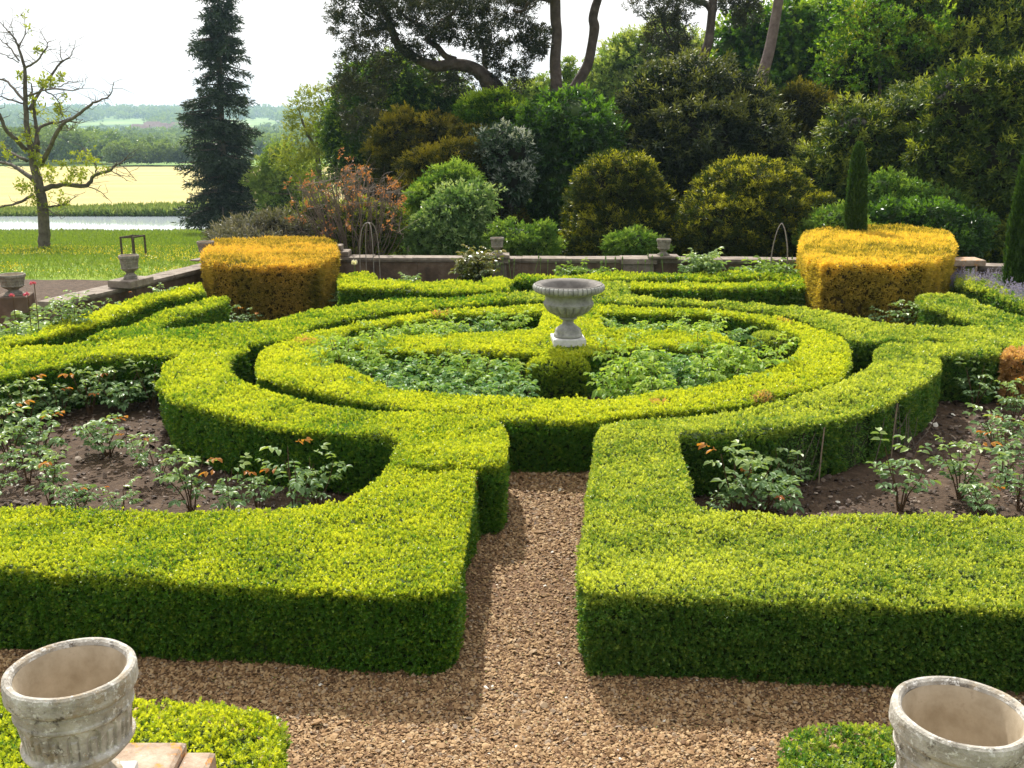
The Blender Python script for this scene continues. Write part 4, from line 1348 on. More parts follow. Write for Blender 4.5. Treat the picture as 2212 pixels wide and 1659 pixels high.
def lump(mb, c, r, seed, n=10, amp=.12):
    f = lowfreq(seed, 8, 1.0, 3.0, dim=3)
    V = []
    for i in range(n + 1):
        ph = -math.pi / 2 + math.pi * i / n
        for k in range(2 * n):
            th = math.pi * k / n
            d = np.array([math.cos(ph) * math.cos(th), math.cos(ph) * math.sin(th), math.sin(ph)])
            V.append(c + d * r * (1 + amp * float(f(d[None] * 1.5)[0])))
    F = [(i * 2 * n + k, i * 2 * n + (k + 1) % (2 * n), (i + 1) * 2 * n + (k + 1) % (2 * n), (i + 1) * 2 * n + k) for i in range(n) for k in range(2 * n)]
    mb.add(V, F)

def crown(lobes, Y, mat, seed, parent, Lpx=8, clump=22, aspect=.4, cover=1.6, k=5, core=.72, spread=.9, up=.35, droop=0.0, newg=.6, name='crown', gbase=0.0, coremat='yewcore', hang=0.0, rag=.16, flat=1.0, depthk=.9, leafy=None):
    rng = np.random.default_rng(seed)
    s = Y / FPX
    L = Lpx * s
    C, R = [], []
    for lb in lobes:
        px, py, rx, ry = lb[:4]
        dY = lb[4] if len(lb) > 4 else rng.uniform(-.5, .5) * rx * s
        C.append(atY(px, py, Y + dY)); R.append([rx * s, rx * s * depthk, ry * s])
    C, R = np.array(C), np.array(R)
    Vs, Ts = [], []
    for i in range(len(C)):
        A = 4 * math.pi * ((R[i, 0] * R[i, 1]) ** 1.6 + 2 * (R[i, 0] * R[i, 2]) ** 1.6) ** (1 / 1.6) / 3 ** (1 / 1.6)
        rc0 = min(clump * s, R[i].min() * .6)
        nc = max(6, int(A / (rc0 ** 2 * 1.5)))
        D = rng.normal(size=(nc, 3)); D /= np.linalg.norm(D, axis=1, keepdims=True)
        D = D[rng.random(nc) < np.where(D[:, 1] > .35, .5, 1.0)]
        rr = rng.uniform(.78, 1.0 + rag, len(D))
        cc = C[i] + D * R[i] * rr[:, None]
        q = np.ones(len(cc), bool)
        for j in range(len(C)):
            if j != i: q &= ((((cc - C[j]) / (R[j] * .80)) ** 2).sum(1) > 1)
        cc, D = cc[q], D[q]
        if len(cc) == 0: continue
        rc = rc0 * rng.uniform(.55, 1.35, len(cc))
        ns = np.maximum(3, (cover * 4 * rc ** 2 / (k * L * L * aspect)).astype(int))
        idx = np.repeat(np.arange(len(cc)), ns)
        m = len(idx)
        O = rng.normal(size=(m, 3)); O /= np.linalg.norm(O, axis=1, keepdims=True)
        rad = rng.random(m) ** .5
        P0 = cc[idx] + O * (rc[idx] * rad)[:, None] * np.array([1, 1, .72 * flat])
        if hang: P0[:, 2] -= rng.random(m) ** 2 * hang * rc[idx] * 2.5
        Aa = O * .8 + D[idx] * .9 + np.array([0, 0, up - hang]) + rng.normal(size=(m, 3)) * .3
        cg = rng.normal(size=len(cc)) * .24
        g = np.clip(gbase + newg * np.clip(.75 * O[:, 2] + .65 * D[idx, 2] + .02, 0, 1) + cg[idx] + rng.normal(size=m) * .08, 0, 1)  # upward leaves lightened: new growth, plus top light painted into the tint
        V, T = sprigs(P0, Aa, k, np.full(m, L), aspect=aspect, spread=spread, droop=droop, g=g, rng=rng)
        Vs.append(V); Ts.append(T)
    if core:                                    # older inner leaves, tinted dark to paint shade between the clumps
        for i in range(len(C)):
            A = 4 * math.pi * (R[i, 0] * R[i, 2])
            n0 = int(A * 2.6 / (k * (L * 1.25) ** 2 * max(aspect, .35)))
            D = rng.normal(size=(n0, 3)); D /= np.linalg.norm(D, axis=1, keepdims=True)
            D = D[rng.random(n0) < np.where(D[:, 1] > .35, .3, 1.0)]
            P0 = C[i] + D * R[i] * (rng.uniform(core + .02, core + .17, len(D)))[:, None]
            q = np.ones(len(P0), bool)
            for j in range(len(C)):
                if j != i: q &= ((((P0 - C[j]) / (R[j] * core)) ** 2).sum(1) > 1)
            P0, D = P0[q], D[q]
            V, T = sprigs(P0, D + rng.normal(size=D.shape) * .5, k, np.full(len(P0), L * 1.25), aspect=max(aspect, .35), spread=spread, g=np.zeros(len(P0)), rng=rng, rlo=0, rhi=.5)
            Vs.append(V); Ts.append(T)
    V = np.concatenate(Vs); T = np.concatenate(Ts)
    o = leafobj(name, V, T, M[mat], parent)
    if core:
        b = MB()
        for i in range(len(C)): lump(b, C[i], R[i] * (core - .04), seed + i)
        b.build('painted_shade_core', M[coremat], parent, smooth=True)  # dark solid lumps, painted shade behind the leaf clumps
    return o

def plant(name, label, lobes, Y, mat, seed, cat='tree', trunk=None, bark='bark', group=None, ground=None, **kw):
    px = np.mean([l[0] for l in lobes]); 
    b0 = atY(px, max(l[1] for l in lobes), Y)
    gz = float(terrain(np.array([b0[0]]), np.array([Y]))[0])
    root = empty(name, (b0[0], Y, gz))
    crown(lobes, Y, mat, seed, root, **kw)
    t = MB()
    if trunk:
        for limb in trunk:
            pts = [atY(x, y, Y + (q[0] if q else 0)) for (x, y, r, *q) in limb]
            rad = [r * Y / FPX for (x, y, r, *q) in limb]
            sp = smooth_path(pts, 5)
            rr = np.interp(np.linspace(0, len(rad) - 1, len(sp)), range(len(rad)), rad)
            t.tube(sp, list(rr), n=10)
    else:
        w = max(l[2] for l in lobes) * Y / FPX * .10
        top = atY(px, np.mean([l[1] for l in lobes]), Y)
        t.tube(smooth_path([(b0[0], Y, gz - .2), (b0[0] + .1, Y, gz + (top[2] - gz) * .5), (top[0], Y, top[2])], 4), list(np.linspace(w + .05, w * .4, 9)), n=8)
    t.build('trunk', M[bark], root, smooth=True)
    tag(root, label, cat, group)
    return root

plant('pale_oak', 'airy yellow green tree between the spruce and the weeping tree', [(688, 215, 46, 22), (655, 250, 26, 26), (725, 245, 36, 34), (650, 300, 28, 40), (705, 300, 48, 46), (640, 350, 40, 40), (700, 370, 60, 50)], 50, 'paleoak', 301,
      Lpx=6, clump=15, cover=.9, core=0, newg=.5, trunk=[[(700, 470, 7), (690, 380, 6), (685, 300, 5), (700, 240, 2.5), (690, 205, 1.2)], [(688, 330, 4), (660, 280, 3), (645, 235, 1.5)], [(690, 300, 4), (730, 255, 2.5), (760, 225, 1.2)]])
plant('broadleaf_tree', 'soft green round tree just right of the spruce', [(605, 350, 40, 38), (640, 385, 55, 45), (590, 400, 40, 40), (620, 440, 60, 50)], 60, 'willow', 302, Lpx=6, clump=16, core=.75, newg=.35, coremat='core')
plant('weeping_tree', 'large dark green weeping tree behind the leaning pine', [(850, 190, 80, 70), (775, 220, 48, 80), (900, 235, 80, 90), (805, 310, 80, 80), (955, 210, 48, 60), (975, 270, 44, 60), (740, 300, 34, 70), (880, 330, 80, 60)], 42, 'beech', 303,
      Lpx=8, clump=24, cover=1.5, core=.78, hang=.7, newg=.75, up=.0, coremat='core')
plant('background_tree', 'pale green bush tops between the pine trunks', [(1130, 205, 40, 26), (1165, 200, 30, 30), (1225, 160, 16, 28), (1110, 240, 50, 30), (1010, 240, 40, 34)], 52, 'willow', 304, Lpx=7, clump=16, core=.7, newg=.6, coremat='core')
plant('light_green_tree', 'tall light green tree standing behind the right hand pines', [(1375, 135, 66, 48), (1310, 175, 46, 44), (1435, 120, 58, 66), (1285, 205, 40, 40), (1490, 165, 60, 70), (1400, 210, 100, 60), (1350, 100, 26, 20)], 62, 'willow', 305, Lpx=8, clump=22, core=.76, newg=.7, coremat='core')
plant('maple_tree', 'mid green broad tree behind the slanting pale trunk', [(1570, 130, 44, 60), (1610, 80, 50, 54), (1700, 70, 70, 60), (1780, 50, 60, 50), (1570, 210, 60, 60), (1720, 170, 90, 80), (1830, 100, 60, 70), (1640, 180, 60, 70), (1800, 190, 60, 60)], 46, 'maple', 306,
      Lpx=11, clump=24, cover=1.4, core=.78, newg=.5, coremat='core', trunk=[[(1775, 330, 10), (1772, 230, 9), (1776, 150, 7), (1780, 60, 5)]], aspect=.6)

# Scots pines
plant('leaning_pine', 'leaning Scots pine with a twisting reddish trunk over the weeping tree', [
    (765, 15, 42, 34), (748, 50, 26, 24), (810, 30, 40, 30), (870, 25, 50, 26), (880, 70, 50, 30), (820, 105, 54, 34), (790, 160, 52, 44), (775, 215, 44, 40), (790, 270, 30, 30), (940, 30, 56, 34), (905, 105, 30, 22),
    (1010, 20, 54, 34), (1000, 65, 44, 26), (1050, 60, 44, 34), (1080, 20, 60, 36), (1095, 75, 44, 36), (1110, 125, 36, 34), (1100, 165, 28, 24), (960, 175, 30, 22), (1000, 180, 24, 18), (1060, 110, 20, 18), (960, -40, 200, 40), (1166, 75, 18, 12), (1162, 100, 12, 16), (1130, 100, 18, 22)],
    36, 'pine', 307, Lpx=8, clump=13, aspect=.28, cover=1.2, k=6, core=0, newg=.4, bark='pinebark', rag=.3, spread=1.2,
    trunk=[[(1078, 560, 24), (1078, 300, 22), (1078, 205, 17), (1049, 168, 15), (1019, 146, 13), (980, 139, 12), (944, 143, 11), (914, 134, 9.5), (884, 117, 9), (860, 96, 8.5), (850, 74, 8), (842, 50, 7.5), (832, 24, 7), (808, 2, 6), (780, -20, 4)],
           [(985, 130, 7), (962, 121, 6.5), (944, 100, 6), (921, 84, 5.5), (938, 73, 5), (950, 50, 5), (978, 28, 4), (990, 0, 3)],
           [(1058, 260, 8), (1052, 207, 7), (1043, 180, 7), (1034, 158, 6)],
           [(1048, 160, 6, 1.5), (1046, 111, 5.5, 1.5), (1032, 78, 4.5, 1.5), (1026, 50, 4, 1.5)], [(1047, 111, 4, 1.5), (1060, 80, 4, 1.5), (1052, 60, 3, 1.5)],
           [(920, 60, 4), (880, 40, 3), (850, 5, 3)], [(775, 10, 3), (790, 30, 2.5), (812, 42, 2)]])
def bare_trunk(label, limbs, Y, bark, name='pine_trunk', topl=None, seed=0):
    b0 = atY(limbs[0][0][0], limbs[0][0][1], Y)
    gz = float(terrain(np.array([b0[0]]), np.array([Y]))[0])
    root = empty(name, (b0[0], Y, gz))
    t = MB()
    for limb in limbs:
        pts = [atY(x, y, Y) for (x, y, r) in limb]
        rad = [r * Y / FPX for (x, y, r) in limb]
        sp = smooth_path(pts, 6)
        rr = np.interp(np.linspace(0, len(rad) - 1, len(sp)), range(len(rad)), rad)
        t.tube(sp, list(rr), n=14)
    t.build('trunk', M[bark], root, smooth=True)
    if topl: crown(topl, Y, 'pine', seed, root, Lpx=8, clump=14, aspect=.28, cover=1.4, k=6, core=0, newg=.4, rag=.3, spread=1.2)
    tag(root, label, 'pine tree')
bare_trunk('straight grey pine trunk, left one of the close pair rising above the laurel', [[(1203, 560, 15), (1202, 210, 12.5), (1199, 135, 11.5), (1203, 75, 10.5), (1200, 40, 11), (1199, 0, 11), (1195, -60, 10)], [(1200, 5, 4), (1160, -3, 3.5), (1140, 8, 3.5), (1132, 22, 3), (1116, 26, 3.5), (1108, 20, 2)]], 35, 'pinebark', topl=[(1195, -70, 60, 30), (1170, 85, 14, 14), (1163, 105, 10, 12)], seed=331)
bare_trunk('swaying pine trunk, right one of the close pair rising above the laurel', [[(1222, 560, 15), (1226, 215, 12), (1234, 200, 11.5), (1252, 172, 11), (1270, 138, 10.5), (1279, 95, 9.5), (1284, 60, 10.5), (1281, 40, 9.5), (1286, 15, 9), (1292, -5, 8.5), (1300, -60, 8)]], 36, 'pinebark', topl=[(1310, -70, 60, 30)], seed=332)
bare_trunk('dark pine with a forked curving trunk behind the big dark yew', [[(1508, 560, 13), (1508, 180, 12), (1519, 124, 11), (1530, 93, 9.5), (1536, 47, 8.5), (1540, 0, 9), (1542, -60, 8)], [(1538, 25, 7), (1526, 9, 6.5), (1505, 3, 5.5), (1480, -8, 5)], [(1447, -10, 3), (1443, 12, 2.6), (1434, 30, 2.6), (1436, 62, 2.2), (1450, 90, 1.5)]], 39, 'pinebark',
           topl=[(1392, 10, 24, 20), (1430, 28, 30, 30), (1440, 75, 34, 30), (1468, 60, 20, 26), (1425, 100, 28, 22), (1470, 95, 20, 18), (1590, 8, 36, 12), (1618, 30, 22, 16), (1600, 45, 14, 10), (1480, 0, 30, 14)], seed=333)
bare_trunk('slanting pale pink grey trunk rising in front of the mid green tree', [[(1600, 560, 17), (1632, 235, 14), (1643, 178, 12.5), (1660, 117, 11.5), (1672, 58, 10.5), (1682, 0, 10), (1692, -60, 9)]], 34, 'pinepink', topl=[(1700, -75, 60, 30)], seed=334)

# big evergreens
plant('dark_yew', 'huge dark yew with ragged domed top in the middle of the wood', [(1500, 190, 78, 52), (1430, 235, 80, 70), (1570, 225, 80, 66), (1395, 310, 60, 70), (1500, 310, 120, 90), (1620, 310, 76, 76), (1400, 400, 70, 80), (1540, 400, 130, 80), (1670, 390, 60, 70), (1560, 490, 150, 70)], 31, 'darkyew', 308,
      Lpx=13, clump=20, aspect=.22, cover=1.5, k=6, core=.80, newg=.75, rag=.26, spread=1.1)
plant('bronze_yew', 'brownish yew right of the slanting trunk', [(1735, 240, 50, 46), (1690, 290, 50, 50), (1770, 290, 54, 56), (1720, 350, 80, 60)], 33, 'bronze', 309, Lpx=9, clump=20, aspect=.26, core=.8, newg=.35, rag=.25)
plant('olive_evergreen', 'tall olive green evergreen filling the top right, behind the others', [(1950, 40, 80, 70), (2060, 30, 90, 80), (2180, 40, 80, 80), (2290, 60, 80, 100), (1860, 160, 70, 80), (1960, 160, 90, 90), (2090, 140, 100, 90), (2220, 170, 90, 110), (1880, 260, 80, 80), (1990, 290, 120, 100)], 36, 'olive', 310,
      Lpx=12, clump=26, aspect=.34, cover=1.5, core=.80, newg=1.0, rag=.28, gbase=.10)
plant('beech_tree', 'sunlit yellow green broadleaf branches right of the slanting pale trunk', [(1860, 50, 60, 50), (1930, 90, 60, 44), (1830, 130, 50, 50), (1990, 60, 50, 40), (1900, 170, 50, 36)], 34.5, 'maple', 335, Lpx=9, clump=18, aspect=.5, cover=.8, core=0, newg=.35, gbase=0, rag=.35)
plant('olive_yew', 'feathery olive yew behind the left cypress column', [(1850, 300, 70, 60), (1780, 380, 66, 60), (1860, 400, 90, 80), (1930, 330, 70, 80), (1980, 260, 70, 60), (1730, 430, 40, 40), (1840, 490, 90, 60)], 29, 'olive', 311,
      Lpx=13, clump=20, aspect=.22, cover=1.5, k=6, core=.80, newg=.8, rag=.28, spread=1.1)
plant('dark_evergreen', 'dark overhanging evergreen at the right edge behind the right cypress', [(2090, 230, 90, 80), (2190, 240, 90, 100), (2060, 330, 80, 70), (2160, 370, 100, 90), (2290, 340, 100, 130), (2220, 480, 120, 80), (2110, 500, 90, 60), (2350, 480, 90, 90)], 27, 'olive', 312,
      Lpx=14, clump=24, aspect=.24, cover=1.4, k=6, core=.82, newg=.5, rag=.24, droop=.1)
plant('laurel_tree', 'glossy bright green laurel in front of the paired pine trunks', [(1225, 255, 86, 46), (1190, 320, 70, 70), (1265, 320, 66, 70), (1200, 410, 70, 80), (1265, 420, 60, 80), (1180, 500, 60, 60)], 29, 'laurel', 313, Lpx=12, clump=26, aspect=.42, cover=1.5, core=.82, newg=.95, coremat='core', hang=.25)
plant('silver_shrub', 'shrub with silvery leaves and painted white glints left of the laurel', [(1085, 300, 44, 24), (1110, 330, 36, 36), (1072, 335, 30, 26), (1110, 390, 34, 40)], 27.5, 'white', 314, cat='shrub', Lpx=11, clump=16, aspect=.35, core=.75, newg=.75, cover=1.1)
plant('green_conifer', 'yellow green conifer left of the paired trunks', [(1075, 225, 42, 22), (1040, 245, 40, 30), (1100, 255, 40, 34), (1060, 290, 50, 40)], 33, 'maple', 315, Lpx=8, clump=18, aspect=.3, core=.8, newg=.7)
plant('bronze_yew', 'flat topped bronze green yew below the weeping tree', [(900, 278, 66, 30), (860, 300, 44, 34), (935, 305, 44, 36), (880, 345, 70, 46), (835, 340, 34, 30)], 32, 'bronze', 316, Lpx=8, clump=18, aspect=.26, core=.82, newg=.8, k=6, rag=.25)
plant('bronze_yew', 'bronze yew spreading down behind the pale leaved shrub', [(930, 355, 60, 30), (990, 350, 60, 34), (1050, 400, 60, 50), (960, 410, 80, 50), (1080, 470, 46, 60), (1000, 480, 80, 60)], 28, 'bronze', 317, Lpx=9, clump=20, aspect=.26, core=.82, newg=.9, k=6, rag=.25)
plant('bronze_yew', 'small bronze yew tucked under the green conifer', [(1015, 310, 44, 34), (1000, 350, 40, 30)], 31, 'bronze', 318, Lpx=8, clump=18, aspect=.26, core=.8, newg=.6, k=6)
plant('dome_yew', 'clipped dome shaped yew left of the pair behind the far wall', [(1335, 400, 84, 64), (1335, 470, 114, 110), (1335, 520, 112, 90)], 25.0, 'domeyew', 319, Lpx=9, clump=11, aspect=.24, core=.88, newg=.75, k=6, rag=.05, cover=1.6, spread=1.1)
plant('dome_yew', 'wide dome shaped yew right of the pair, with golden tips', [(1620, 420, 118, 70), (1625, 480, 158, 100), (1560, 500, 100, 80), (1700, 490, 80, 80), (1765, 432, 30, 10), (1740, 450, 30, 22)], 24.6, 'domeyew', 320, Lpx=9, clump=11, aspect=.24, core=.88, newg=.95, k=6, rag=.06, cover=1.6, spread=1.1, gbase=.05)
# shrubs against the wall
plant('shrub', 'fresh green shrub in front of the bronze yew', [(985, 395, 52, 34), (960, 430, 50, 50), (925, 430, 36, 40), (950, 500, 60, 60)], 25.6, 'shrub', 321, cat='shrub', Lpx=9, clump=18, aspect=.3, core=.8, newg=.7, coremat='core')
plant('shrub', 'pale blue green leafy shrub before the fresh green one', [(1000, 450, 54, 46), (1030, 430, 34, 34), (950, 470, 40, 40), (985, 510, 64, 44), (915, 510, 34, 40)], 24.4, 'mock', 322, cat='shrub', Lpx=10, clump=18, aspect=.42, core=.72, newg=.5, cover=1.0, coremat='core')
plant('shrub', 'low green shrub behind the far wall beside the wall pot with the climber', [(1110, 515, 46, 30), (1150, 530, 50, 26), (1175, 505, 22, 22)], 23.4, 'shrub', 323, cat='shrub', Lpx=9, clump=15, aspect=.35, core=.8, newg=.4, coremat='core')
plant('shrub', 'low green shrub behind the far wall left of the pale wall pot', [(1370, 522, 46, 20), (1340, 535, 30, 16), (1400, 535, 36, 20)], 22.9, 'shrub', 324, cat='shrub', Lpx=9, clump=14, aspect=.35, core=.8, newg=.45, coremat='core')
plant('herb_shrub', 'grey brown spiky herb shrub between spruce and left yew', [(545, 497, 50, 22), (600, 490, 44, 24), (500, 512, 44, 16), (640, 505, 36, 22), (560, 520, 90, 20)], 23.6, 'lavender', 325, cat='shrub', Lpx=13, clump=15, aspect=.14, core=.75, newg=.5, up=1.6, cover=1.0)
plant('shrub', 'light green shrub left of the left cypress behind the right yew', [(1800, 480, 40, 26), (1780, 510, 50, 30), (1830, 500, 40, 30)], 23.5, 'shrub', 326, cat='shrub', Lpx=9, clump=15, aspect=.35, core=.8, newg=.5, coremat='core')
plant('shrub', 'mid green shrub right of the left cypress, upper part', [(1905, 415, 44, 34), (1960, 425, 44, 30), (1890, 450, 30, 30), (2040, 445, 40, 26)], 26, 'shrub', 327, cat='shrub', Lpx=10, clump=17, aspect=.35, core=.8, newg=.35, coremat='core')
plant('shrub', 'rich green spreading shrub above the right golden yew', [(1930, 475, 60, 34), (2010, 475, 60, 34), (2080, 485, 50, 30), (1960, 510, 110, 34), (2060, 530, 60, 26)], 24.6, 'laurel', 328, cat='shrub', Lpx=9, clump=16, aspect=.45, core=.82, newg=.7, coremat='core')

# coral leaved bare shrub
Yc = 24.2
cb = atY(770, 560, Yc)
root = empty('coral_shrub', (cb[0], Yc, -.2))
rg = np.random.default_rng(44)
tw = MB(); tips = []
for i in range(190):
    tx = rg.uniform(625, 872); ty = 350 + abs(tx - 760) * .45 + abs(rg.normal()) * 55
    dy_ = rg.normal() * 1.1
    a = np.array([cb[0] + (tx - 770) / FPX * Yc * .12, Yc + dy_ * .1, -.2])
    b_ = atY(tx, min(ty, 520), Yc + dy_)
    mid1 = a * .55 + b_ * .45 + np.array([rg.normal() * .12 + (b_[0] - a[0]) * .18, rg.normal() * .15, .1 + rg.normal() * .06])
    pts = smooth_path([a, mid1, b_ * .85 + mid1 * .15 + rg.normal(size=3) * .06, b_], 3)
    tw.tube(pts, list(np.linspace(.016, .004, len(pts))), n=4, cap=False)
    tips.append(b_)
    for _ in range(3):
        q = pts[rg.integers(3, len(pts))]
        e = q + np.array([rg.normal() * .28, rg.normal() * .28, abs(rg.normal()) * .22])
        tw.tube([q, (q + e) / 2 + rg.normal(size=3) * .03, e], [.006, .005, .003], n=3, cap=False)
        if rg.random() < .5: tips.append(e)
tw.build('bare_branches', M['twig'], root)
tips = np.array(tips)
tips = tips[(rg.random(len(tips)) < .19) & (tips[:, 2] > 1.0)]
idx = np.repeat(np.arange(len(tips)), 6)
Pn = tips[idx] + rg.normal(size=(len(idx), 3)) * .05
V, T = sprigs(Pn, rg.normal(size=(len(idx), 3)) + np.array([0, 0, .8]), 3, np.full(len(idx), .075), aspect=.5, spread=1.0, rng=rg)
leafobj('coral_leaves', V, T, M['coral'], root)
crown([(700, 480, 60, 44), (660, 520, 44, 30), (790, 490, 70, 50), (740, 530, 100, 30)], 24.6, 'olive', 46, root, Lpx=8, clump=16, aspect=.35, core=.7, newg=.9, name='undergrowth_leaves')
tag(root, 'twiggy bare shrub with coral pink young leaves behind the left golden yew', 'shrub')

# dark undergrowth closing the wood behind
root = None
ug = [(x, y, 90, 70, d) for (x, y, d) in ((700, 500, 8), (830, 440, 9), (980, 430, 8), (1100, 400, 9), (1240, 420, 8), (1150, 330, 13), (1000, 330, 13), (860, 400, 13), (1360, 330, 11), (1500, 420, 8), (1650, 450, 7), (1780, 500, 4), (1400, 500, 6), (1300, 500, 6), (1150, 510, 5), (950, 520, 5),
      (1780, 330, 12), (1900, 400, 9), (2050, 400, 8), (2200, 400, 8), (2000, 520, 4), (2150, 530, 4), (2320, 500, 4), (1600, 280, 18), (1500, 250, 22), (1750, 230, 16), (1900, 250, 14), (2400, 350, 8), (2500, 500, 6), (620, 500, 14))]
o = crown(ug, 29, 'darkyew', 77, None, Lpx=14, clump=34, aspect=.4, core=.9, newg=.3, name='undergrowth', coremat='yewcore')
tag(o, 'dark dense undergrowth filling the gaps low in the wood', 'undergrowth', kind='stuff')
hh = bpy.data.objects.get('painted_shade_core.%03d' % 0)
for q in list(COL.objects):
    if q.parent is None and q.name.startswith('painted_shade_core'):
        q.name = 'undergrowth_shade'; tag(q, 'dark lumps painted as deep shade inside the undergrowth', 'undergrowth', kind='stuff')

# cypresses
def cypress(label, pxb, pyb, pxt, pyt, wpx, Y, seed):
    b_ = atY(pxb, pyb, Y); t_ = atY(pxt, pyt, Y)
    rg = np.random.default_rng(seed)
    root = empty('cypress', (b_[0], Y, 0))
    H = t_[2]; R = wpx / FPX * Y / 2
    n = 15000
    u = rg.random(n) ** .9
    an = rg.uniform(0, 6.28, n)
    prof = R * np.interp(u, [0, .06, .5, .8, .93, 1], [.80, 1, .98, .72, .40, .02])
    f = lowfreq(seed, 12, 2, 12, dim=3)
    x0 = b_[0] + (t_[0] - b_[0]) * u
    P0 = np.stack([np.cos(an), np.sin(an), u * 3], 1)
    rr = prof * (1 + f(P0 * 2) * .38) * rg.uniform(.75, 1.12, n)
    P_ = np.stack([x0 + rr * np.cos(an), Y + rr * np.sin(an), u * H], 1)
    A = np.stack([np.cos(an) * .35, np.sin(an) * .35, np.full(n, 1.2)], 1) + rg.normal(size=(n, 3)) * .14
    g = np.clip(.15 + f(P0 * 3) * .5 + rg.normal(size=n) * .12, 0, 1)
    V, T = sprigs(P_, A, 3, np.full(n, .10), aspect=.2, spread=.3, g=g, rng=rg)
    leafobj('foliage', V, T, M['cypress'], root)
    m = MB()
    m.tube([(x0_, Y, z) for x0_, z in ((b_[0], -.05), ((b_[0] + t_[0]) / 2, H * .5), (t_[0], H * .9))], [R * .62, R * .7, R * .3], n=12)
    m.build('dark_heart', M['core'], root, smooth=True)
    tag(root, label, 'cypress')
cypress('slim cypress column rising behind the right golden yew', 1845, 560, 1856, 320, 36, 22.4, 61)
cypress('cypress column cut by the right picture edge, standing among mauve flowers', 2200, 612, 2238, 300, 54, 19.0, 62)

# spruce
Ys = 63.0
sb_ = atY(482, 497, Ys); st_ = atY(470, -70, Ys)
root = empty('spruce_tree', (sb_[0], Ys, sb_[2]))
rg = np.random.default_rng(9)
spx = Ys / FPX
tr = MB()
def axis(t): return sb_ * (1 - t) + st_ * t
tr.tube([axis(t) for t in np.linspace(-.02, 1, 14)], list(np.linspace(12, 1.5, 14) * spx), n=10)
P_, A_, G_ = [], [], []
for i in range(300):
    py = rg.uniform(-60, 488)
    t = (497 - py) / 567
    r = np.interp(py, [-70, 0, 100, 200, 260, 350, 450, 490], [20, 40, 58, 68, 76, 84, 93, 92]) * rg.uniform(.45, 1.05) * spx
    if rg.random() > np.interp(py, [-60, 120, 300, 490], [.40, .50, .74, .95]): continue
    an = rg.uniform(0, 6.28)
    c0_ = axis(t)
    dr = np.array([math.cos(an), math.sin(an), 0])
    sag = rg.uniform(.12, .42)
    pts = [c0_ + dr * r * f + np.array([0, 0, (.10 * f - sag * f * f + .10 * f ** 4) * r * (1.0 if py > 150 else .8)]) for f in np.linspace(0, 1, 7)]
    tr.tube(pts, list(np.linspace(.07, .02, 7)), n=4, cap=False)
    side = np.array([-dr[1], dr[0], 0])
    dens = float(np.interp(py, [0, 300], [.6, .95]))
    for f in np.linspace(.12, 1, int(15 * dens) + 4):
        q = np.array([np.interp(f, np.linspace(0, 1, 7), [p[k] for p in pts]) for k in range(3)])
        w = r * .22 * (1 - f * .65) + .10
        for _ in range(3):
            o_ = rg.normal() * w
            P_.append(q + side * o_ + np.array([0, 0, -abs(o_) * .35 - rg.random() * .22]))
            A_.append(side * np.sign(o_) * .7 + dr * .8 + np.array([0, 0, -.45 + rg.normal() * .3]) + rg.normal(size=3) * .2)
            G_.append(f * .25 + rg.random() * .2)
tr.build('trunk', M['bark'], root)
P_, A_, G_ = map(np.array, (P_, A_, G_))
V, T = sprigs(P_, A_, 5, np.full(len(P_), .34), aspect=.2, spread=.8, g=G_, rng=rg)
leafobj('needles', V, T, M['spruce'], root)
tag(root, 'tall dark spruce with drooping branches standing beside the lake', 'spruce')

